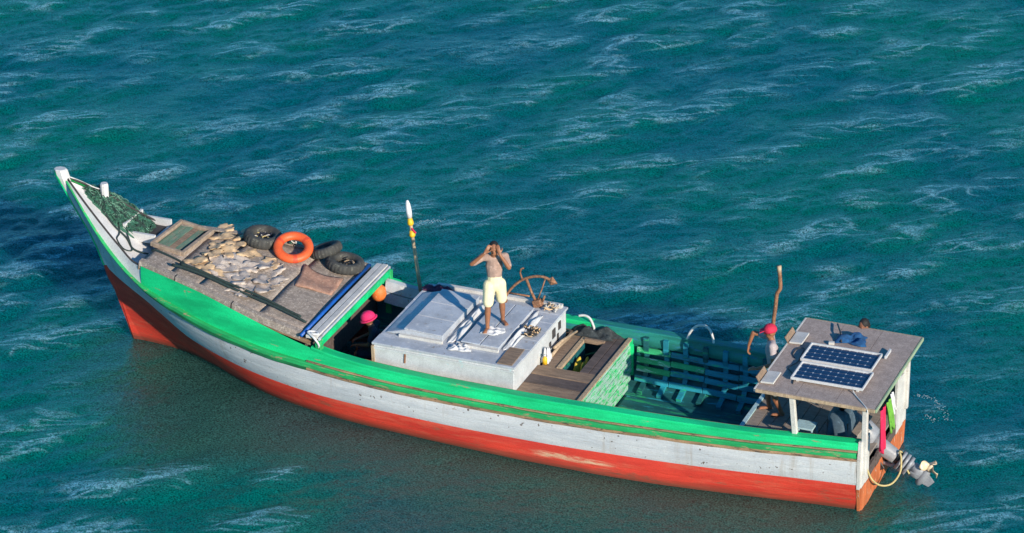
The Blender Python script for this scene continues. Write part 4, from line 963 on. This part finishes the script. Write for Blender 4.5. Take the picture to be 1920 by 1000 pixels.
def drape(name, top, w, drop, mat, label, seed, lean=(0, 0), axis=(0, 1, 0)):
    r = random.Random(seed); rows = []; n = 16; A_ = Vector(axis).normalized(); nrm = A_.cross(V(0, 0, 1))
    for i in range(n+1):
        t_ = i/n; row = []
        for j in range(13):
            u = j/12-.5; wd = w*(1-.25*t_+.1*math.sin(5*t_+seed))
            row.append(Vector(top)+A_*(u*wd+lean[0]*t_)+V(0, 0, -drop*t_-.05*t_*t_*math.sin(6*u+seed))+nrm*(.025*math.sin(13*u+seed+2*t_)*(.4+t_)+lean[1]*t_))
        rows.append(row)
    o = one(name, MB().strip(rows), mat, label, 'cloth', smooth=True); sm = o.modifiers.new('thick', 'SOLIDIFY'); sm.thickness = .008; return o
drape('pink_cloth', (-.34, 1.10, ZR-.06), .24, .80, 'pinkcloth', 'hot pink cloth hanging from the aft corner of the canopy', 2, (-.02, .0))
drape('green_cloth', (-.35, .84, ZR-.07), .26, .66, 'limecloth', 'lime green cloth hanging beside the pink cloth at the stern', 4, (-.28, .0))
drape('white_cloth', (-.33, .60, ZR-.06), .16, .42, 'whitecloth', 'white cloth hanging beside the green cloth at the stern', 5, (-.20, .0))
# gear under the canopy
e = empty('draped_crate', (.55, .35, .68), 'blue grey plastic covered box under the canopy', 'crate')
rows = []
for z, k, q in ((0, 1.0, 0), (.30, .98, .01), (.52, .9, .02), (.60, .72, .03), (.61, .2, .03)):
    rows.append([V((.22*k+.012*math.sin(5*a+q*90))*abs(math.cos(a))**.5*(1 if math.cos(a) > 0 else -1), (.30*k+.012*math.sin(4*a))*abs(math.sin(a))**.5*(1 if math.sin(a) > 0 else -1), z) for a in np.linspace(0, 2*math.pi, 25)])
MB().strip(rows).build('cover', 'dryblue', e, True); MB().box((0, 0, .25), (.36, .5, .5)).build('box', 'wood_dark', e)
e = empty('blue_drum', (.90, .72, .68), 'small pale blue plastic drum lying near the rail under the canopy', 'drum', None, (math.pi/2, .3, .5))
MB().lathe([(.001, -.14), (.10, -.14), (.12, -.12), (.12, 0), (.125, .005), (.12, .01), (.12, .12), (.10, .14), (.001, .14)], 20, None, False).build('drum_body', 'cyanpaint', e, True)
MB().lathe([(.001, .14), (.03, .14), (.03, .165), (.001, .165)], 10, None, False).build('drum_cap', 'whitecloth', e)
e = empty('stool_frame', (1.10, .55, .68), 'pale cyan metal stool frame on the stern deck by the front post', 'stool')
for a in ((-.14, -.12), (.14, -.12), (-.14, .12), (.14, .12)): MB().tube([(a[0]*1.25, a[1]*1.25, 0), (a[0], a[1], .30)], .018, 7).build('leg', 'cyanpaint', e, True)
MB().box((0, 0, .31), (.32, .28, .03)).build('seat', 'cyanpaint', e, False, .006)
for k, (y, z, lab) in enumerate(((.74, .80, 'grey plank leaning at the stern under the canopy, lower one'), (.62, .92, 'grey plank leaning at the stern under the canopy, upper one'))):
    one('loose_plank', MB().bar((.10+.05*k, y-.45, z+.25), (.34+.05*k, y+.20, z-.12), .14, .025), 'deckgrey' if k else 'offwhite', lab, 'plank', bevel=.004)

# ------------------------------------------------------------------ people
def blob(name, prims, mat, parent, off, voxel=.011, smooth_it=4):
    bm = bmesh.new()
    for pr in prims:
        if pr[0] == 'c':                                   # tapered capsule
            _, a, b, r0, r1 = pr[:5]; fl = pr[5] if len(pr) > 5 else 1.0; a, b = Vector(a), Vector(b)
            d = (b-a); L = d.length; d.normalize(); nst = max(2, int(L/.03)); wid = pr[6] if len(pr) > 6 else d.orthogonal().normalized()
            wid = (wid-d*wid.dot(d)).normalized(); w2 = d.cross(wid); ring = []
            prof = [(-r0*math.cos(q), r0*math.sin(q)) for q in (.25, .7, 1.15)]+[(L*i/nst, r0+(r1-r0)*i/nst) for i in range(nst+1)]+[(L+r1*math.sin(q), r1*math.cos(q)) for q in (.42, .87, 1.32)]
            for x, r in prof: ring.append([bm.verts.new(a+d*x+(wid*math.cos(q)*r+w2*math.sin(q)*r*fl)) for q in [2*math.pi*k/12 for k in range(12)]])
            for p, q in zip(ring[:-1], ring[1:]):
                for k in range(12): bm.faces.new((p[k], p[(k+1) % 12], q[(k+1) % 12], q[k]))
            bm.faces.new(ring[0][::-1]); bm.faces.new(ring[-1])
        else:                                              # ellipsoid with rotation matrix
            _, c_, rad, rm = pr
            g = bmesh.ops.create_icosphere(bm, subdivisions=3, radius=1.0)
            for v in g['verts']: v.co = Vector(c_)+rm @ Vector((v.co.x*rad[0], v.co.y*rad[1], v.co.z*rad[2]))
    bmesh.ops.recalc_face_normals(bm, faces=bm.faces)
    me = bpy.data.meshes.new('tmp'); bm.to_mesh(me); bm.free()
    ob = bpy.data.objects.new('tmp', me); C.objects.link(ob)
    rm_ = ob.modifiers.new('r', 'REMESH'); rm_.mode = 'VOXEL'; rm_.voxel_size = voxel
    s_ = ob.modifiers.new('s', 'SMOOTH'); s_.iterations = smooth_it; s_.factor = .5
    dg = bpy.context.evaluated_depsgraph_get(); me2 = bpy.data.meshes.new_from_object(ob.evaluated_get(dg)); bpy.data.objects.remove(ob)
    me2.transform(Matrix.Translation(-Vector(off))); me2.name = name
    me2.polygons.foreach_set('use_smooth', [True]*len(me2.polygons)); me2.materials.clear(); me2.materials.append(M[mat])
    o = bpy.data.objects.new(name, me2); C.objects.link(o); o.parent = parent; return o
class Body:
    """joint positions in the person's frame: f forward, l to his left, z up from the ground point"""
    def __init__(s, base, facing, H=1.68):
        s.b = Vector(base); s.f = Vector((facing[0], facing[1], 0)).normalized(); s.l = V(0, 0, 1).cross(s.f); s.k = H/1.68
        s.R = Matrix((s.f, s.l, V(0, 0, 1))).transposed()
    def p(s, f, l, z): return s.b+(s.f*f+s.l*l+V(0, 0, z))*s.k
    def hand(s, wrist, tip, palm_n, curl=.4):
        """palm, four bent fingers and a thumb from the wrist towards tip"""
        w, d = Vector(wrist), (Vector(tip)-Vector(wrist)).normalized(); n = Vector(palm_n); n = (n-d*n.dot(d)).normalized(); sd_ = d.cross(n); out = []
        out.append(('c', w+d*.02, w+d*.085, .030, .036, .5, sd_))
        for i, (o, L) in enumerate(((-.027, .062), (-.009, .075), (.009, .070), (.027, .055))):
            a = w+d*.095+sd_*o; b = a+d*L*.55*math.cos(curl*.5)+n*L*.55*math.sin(curl*.5); e_ = b+d*L*.55*math.cos(curl*1.6)+n*L*.55*math.sin(curl*1.6)
            out += [('c', a, b, .0095, .009), ('c', b, e_, .009, .0075)]
        a = w+d*.035-sd_*.03; b = a+d*.035-sd_*.03+n*.012; e_ = b+d*.035-sd_*.004+n*.015
        return out+[('c', a, b, .012, .011), ('c', b, e_, .011, .008)]
    def head(s, c, look, tilt=0):
        """c: head centre; look: facing direction"""
        lk = Vector(look).normalized(); side = V(0, 0, 1).cross(lk).normalized(); up = lk.cross(side); R_ = Matrix((lk, side, up)).transposed()
        c = Vector(c); s.hc, s.hR, s.lk, s.side, s.up = c, R_, lk, side, up
        return [('e', c+up*.015, (.092, .074, .112), R_), ('e', c+lk*.028-up*.055, (.062, .054, .062), R_), ('c', c+lk*.088+up*.01, c+lk*.108-up*.022, .010, .015),
                ('c', c+lk*.08-up*.062-side*.02, c+lk*.08-up*.062+side*.02, .011, .011), ('c', c+lk*.08+up*.028-side*.04, c+lk*.08+up*.028+side*.04, .013, .013),
                ('e', c+side*.076-up*.005, (.02, .012, .032), R_), ('e', c-side*.076-up*.005, (.02, .012, .032), R_)]
    def eyes(s, parent, off):
        for q in (-1, 1):
            o = MB().lathe([(.001, -.009), (.007, -.006), (.009, 0), (.007, .006), (.001, .009)], 10, None, False).build('eye', 'eye', parent, True); o.location = s.hc+s.lk*.088+s.side*.031*q+s.up*.008-Vector(off)
    def foot(s, ankle, direction):
        a = Vector(ankle); d = Vector((direction[0], direction[1], 0)).normalized(); sd_ = V(0, 0, 1).cross(d); g = s.b.z if not hasattr(s, 'gz') else s.gz
        out = [('c', a, V(a.x, a.y, g+.035)-d*.03, .036, .034), ('c', V(a.x, a.y, g+.036)-d*.03, V(a.x, a.y, g+.028)+d*.13, .035, .034, .75, sd_)]
        for i, o in enumerate((-.03, -.014, 0, .014, .028)):
            q = V(a.x, a.y, g+.018)+d*.145+sd_*o; out.append(('c', q, q+d*(.032-.004*abs(i-1)), .011, .009))
        return out
def limb(a, b, r0, r1): return ('c', a, b, r0, r1)

def standing(name, label, base, facing, J, look, skin, shirt_mat, shirt_top, short_mat, hat=None, H=1.68, belly=False, sleeves=.16):
    B = Body(base, facing, H); e = empty(name, base, label, 'person'); P = B.p
    pel = P(*J['pelvis']); ch = P(*J['chest']); nk = P(*J['neck']); hd = P(*J['head'])
    lat = B.l
    pr = [('c', pel, pel.lerp(ch, .5), .115, .105, .78, lat), ('c', pel.lerp(ch, .45), ch, .108, .135, .72, lat), ('c', ch, nk-V(0, 0, .05), .13, .085, .72, lat), ('c', nk-V(0, 0, .05), hd-V(0, 0, .06), .052, .050)]
    pr += B.head(hd, look)
    for sd_ in ('R', 'L'):
        sh, el, wr, tip = (P(*J[k+sd_]) for k in ('sh', 'el', 'wr', 'tip'))
        pr += [limb(nk-V(0, 0, .06), sh, .06, .056), limb(sh, el, .050, .038), limb(el, wr, .039, .026)]
        pr += B.hand(wr, tip, J['palm'+sd_], J.get('curl', .5))
        hp2, kn, an_ = (P(*J[k+sd_]) for k in ('hip', 'kn', 'an'))
        pr += [limb(hp2, kn, .085, .055), limb(kn, kn.lerp(an_, .35), .052, .054), limb(kn.lerp(an_, .35), an_, .054, .034)]+B.foot(an_, J.get('toe'+sd_, facing))
    blob('body', pr, skin, e, base, .0095, 4)
    B.eyes(e, base)
    # shirt
    s0 = pel.lerp(ch, J.get('hem', .1))
    sp = [('c', s0, pel.lerp(ch, .6), .128, .130, .80, lat), ('c', pel.lerp(ch, .55), ch, .13, .150, .76, lat), ('c', ch, nk-V(0, 0, .07), .148, .085, .76, lat)]
    for sd_ in ('R', 'L'):
        sh, el = P(*J['sh'+sd_]), P(*J['el'+sd_]); sp += [limb(nk-V(0, 0, .07), sh, .07, .07), limb(sh, sh.lerp(el, J.get('sleeve', .55)), .066, .060)]
    so = blob('shirt', sp, shirt_mat, e, base, .011, 3)
    # shorts
    qp = [('c', pel-V(0, 0, .03), pel+V(0, 0, .10), .135, .128, .84, lat)]
    for sd_ in ('R', 'L'):
        hp2, kn = P(*J['hip'+sd_]), P(*J['kn'+sd_]); qp += [limb(hp2, hp2.lerp(kn, .82), .108, .092)]
    blob('shorts', qp, short_mat, e, base, .012, 3)
    return e, B
def cap_on(B, e, mat, off, nm='hat', brim=0., r=.112, k=1.0):
    mb = MB(); rows = []
    for i in range(8):
        t_ = i/7; ph = .02+t_*1.75
        rows.append([B.hc+B.up*(.03+r*k*math.cos(ph))+B.lk*(r*1.04*math.sin(ph)*math.cos(a))+B.side*(r*.92*math.sin(ph)*math.sin(a)) for a in np.linspace(0, 2*math.pi, 21)])
    o = mb.strip(rows).build(nm, mat, e, True, 0, off); sm = o.modifiers.new('t', 'SOLIDIFY'); sm.thickness = .008
    if brim:
        rows = [[B.hc+B.up*(.02-.02*q)+B.lk*((r*1.0+brim*q)*math.cos(a))+B.side*((r*.92+brim*q)*math.sin(a)) for a in np.linspace(0, 2*math.pi, 25)] for q in (0, .5, 1)]
        b_ = MB().strip(rows).build('brim', mat, o, True, 0, off); sm = b_.modifiers.new('t', 'SOLIDIFY'); sm.thickness = .006
    return o
def hair_on(B, e, off):
    return blob('hair', [('e', B.hc+B.up*.038-B.lk*.018, (.094, .082, .098), B.hR), ('e', B.hc+B.up*.0-B.lk*.045, (.066, .080, .08), B.hR)], 'hair', e, off, .011, 2)

# man on the hatch, hands raised to his face
J = dict(pelvis=(0, 0, .84), chest=(.0, 0, 1.16), neck=(.03, 0, 1.38), head=(.07, 0, 1.50),
         shR=(.0, -.185, 1.32), elR=(.13, -.38, 1.25), wrR=(.19, -.16, 1.47), tipR=(.16, -.05, 1.63),
         shL=(.0, .185, 1.32), elL=(.19, .25, 1.20), wrL=(.20, .10, 1.45), tipL=(.16, .05, 1.64),
         palmR=(.38, -.92, 0), palmL=(.38, -.92, 0), curl=.35,
         hipR=(.02, -.09, .80), knR=(.12, -.12, .44), anR=(.13, -.135, .08), hipL=(-.02, .09, .80), knL=(-.06, .12, .44), anL=(-.15, .13, .08), hem=.42, sleeve=.8, toeR=(-.1, 1), toeL=(-.75, .7))
man_b = (6.76, .04, zt+.088)
e, B = standing('person', 'person in cream shorts standing on the cabin with both hands raised to the face', man_b, (-.39, .92), J, (-.39, .92, -.15), 'skin_light', 'shirt', 1, 'shorts', H=1.66)
hair_on(B, e, man_b)
# man at the front of the stern deck, facing forward
J = dict(pelvis=(0, 0, .84), chest=(.04, 0, 1.15), neck=(.05, 0, 1.36), head=(.07, 0, 1.49),
         shR=(.05, -.18, 1.31), elR=(.33, -.22, 1.36), wrR=(.40, -.20, 1.14), tipR=(.42, -.18, .98),
         shL=(.05, .18, 1.31), elL=(.03, .25, 1.02), wrL=(.30, .20, .92), tipL=(.46, .15, .90),
         palmR=(-1, 0, 0), palmL=(0, -.3, -1), curl=.7,
         hipR=(0, -.09, .80), knR=(.10, -.11, .44), anR=(.06, -.12, .08), hipL=(0, .09, .80), knL=(.03, .11, .44), anL=(-.12, .12, .08), hem=.02, sleeve=.55)
man2 = (1.90, -.20, .684)
e, B = standing('person', 'person in crimson cap and grey shirt standing at the front of the stern deck', man2, (.92, .39), J, (.95, .30, -.2), 'skin_light', 'greyshirt', 1, 'shorts', H=1.70)
cap_on(B, e, 'redcap', man2, 'cap'); MB().bar(B.hc+B.up*.055+B.lk*.09, B.hc+B.up*.035+B.lk*.17, .13, .012).build('peak', 'redcap', e, False, 0, man2)
# seated: pelvis on a seat
def seated(name, label, base, facing, mats, seat_h, lean=.05, headup=1.0, knee_f=.42, H=1.65):
    J = dict(pelvis=(0, 0, seat_h+.10), chest=(lean, 0, seat_h+.40), neck=(lean+.06, 0, seat_h+.61), head=(lean+.11, 0, seat_h+.73),
             shR=(lean, -.18, seat_h+.55), elR=(.20, -.24, seat_h+.32), wrR=(.40, -.14, seat_h+.28), tipR=(.55, -.08, seat_h+.24),
             shL=(lean, .18, seat_h+.55), elL=(.20, .24, seat_h+.32), wrL=(.40, .14, seat_h+.28), tipL=(.55, .08, seat_h+.24),
             palmR=(0, 0, -1), palmL=(0, 0, -1), curl=.7, hem=.0, sleeve=.6,
             hipR=(.03, -.09, seat_h+.09), knR=(knee_f, -.13, seat_h+.10), anR=(knee_f+.02, -.13, .08), hipL=(.03, .09, seat_h+.09), knL=(knee_f, .13, seat_h+.10), anL=(knee_f+.02, .13, .08))
    e, B = standing(name, label, base, facing, J, (facing[0], facing[1], -.35), mats[0], mats[1], 1, mats[2], H=H)
    return e, B
b_ = (8.86, .12, .18)
e, B = seated('person', 'person in a round magenta hat and dark clothes sitting in the well', b_, (.92, .30), ('skin', 'navy', 'navy'), .42, .10)
cap_on(B, e, 'pinkhat', b_, 'hat', .035, .128, .9)
one('well_thwart', MB().box((8.80, .12, .50), (.30, .80, .06)), 'wood_dark', 'dark low seat board in the well', 'seat', bevel=.006)
b_ = (.68, -1.46, .76)
e, B = seated('person', 'dark haired person seated on the far rail behind the canopy', b_, (.5, .85), ('skin', 'navy', 'navy'), .50, .0, H=1.62)
hair_on(B, e, b_)

# ------------------------------------------------------------------ foam flecks
def foam_arc(pts, label, w=.05, n=40, seed=1):
    r = random.Random(seed); P_ = smooth_path(pts, 10); mb = MB()
    for k in range(n):
        p = r.choice(P_)+V(r.gauss(0, w), r.gauss(0, w*1.3), 0); s_ = r.uniform(.005, .014)
        ring = [V(p.x+s_*r.uniform(.5, 1.3)*math.cos(a), p.y+s_*r.uniform(.5, 1.3)*math.sin(a), p.z) for a in np.linspace(0, 2*math.pi, 8)[:-1]]
        mb.add(ring+[V(p.x, p.y, p.z+.006)], [(i, (i+1) % 7, 7) for i in range(7)])
    return one('foam', mb, 'foam', label, 'foam', smooth=True, kind='stuff')
foam_arc([(.14, -2.74, .06), (-.10, -2.75, .06), (-.29, -2.56, .06), (-.45, -2.35, .06), (-.57, -2.06, .06)], 'curved line of foam flecks on the water beyond the stern', .035, 70, 2)
foam_arc([(-.22, -2.1, .06), (-.36, -2.0, .06)], 'small foam patch beside the stern', .05, 26, 3)
foam_arc([(10.9, -5.99, .08), (10.75, -6.15, .08), (10.55, -6.22, .08)], 'small breaking foam patch beyond the yellow wrapped pole', .05, 46, 4)
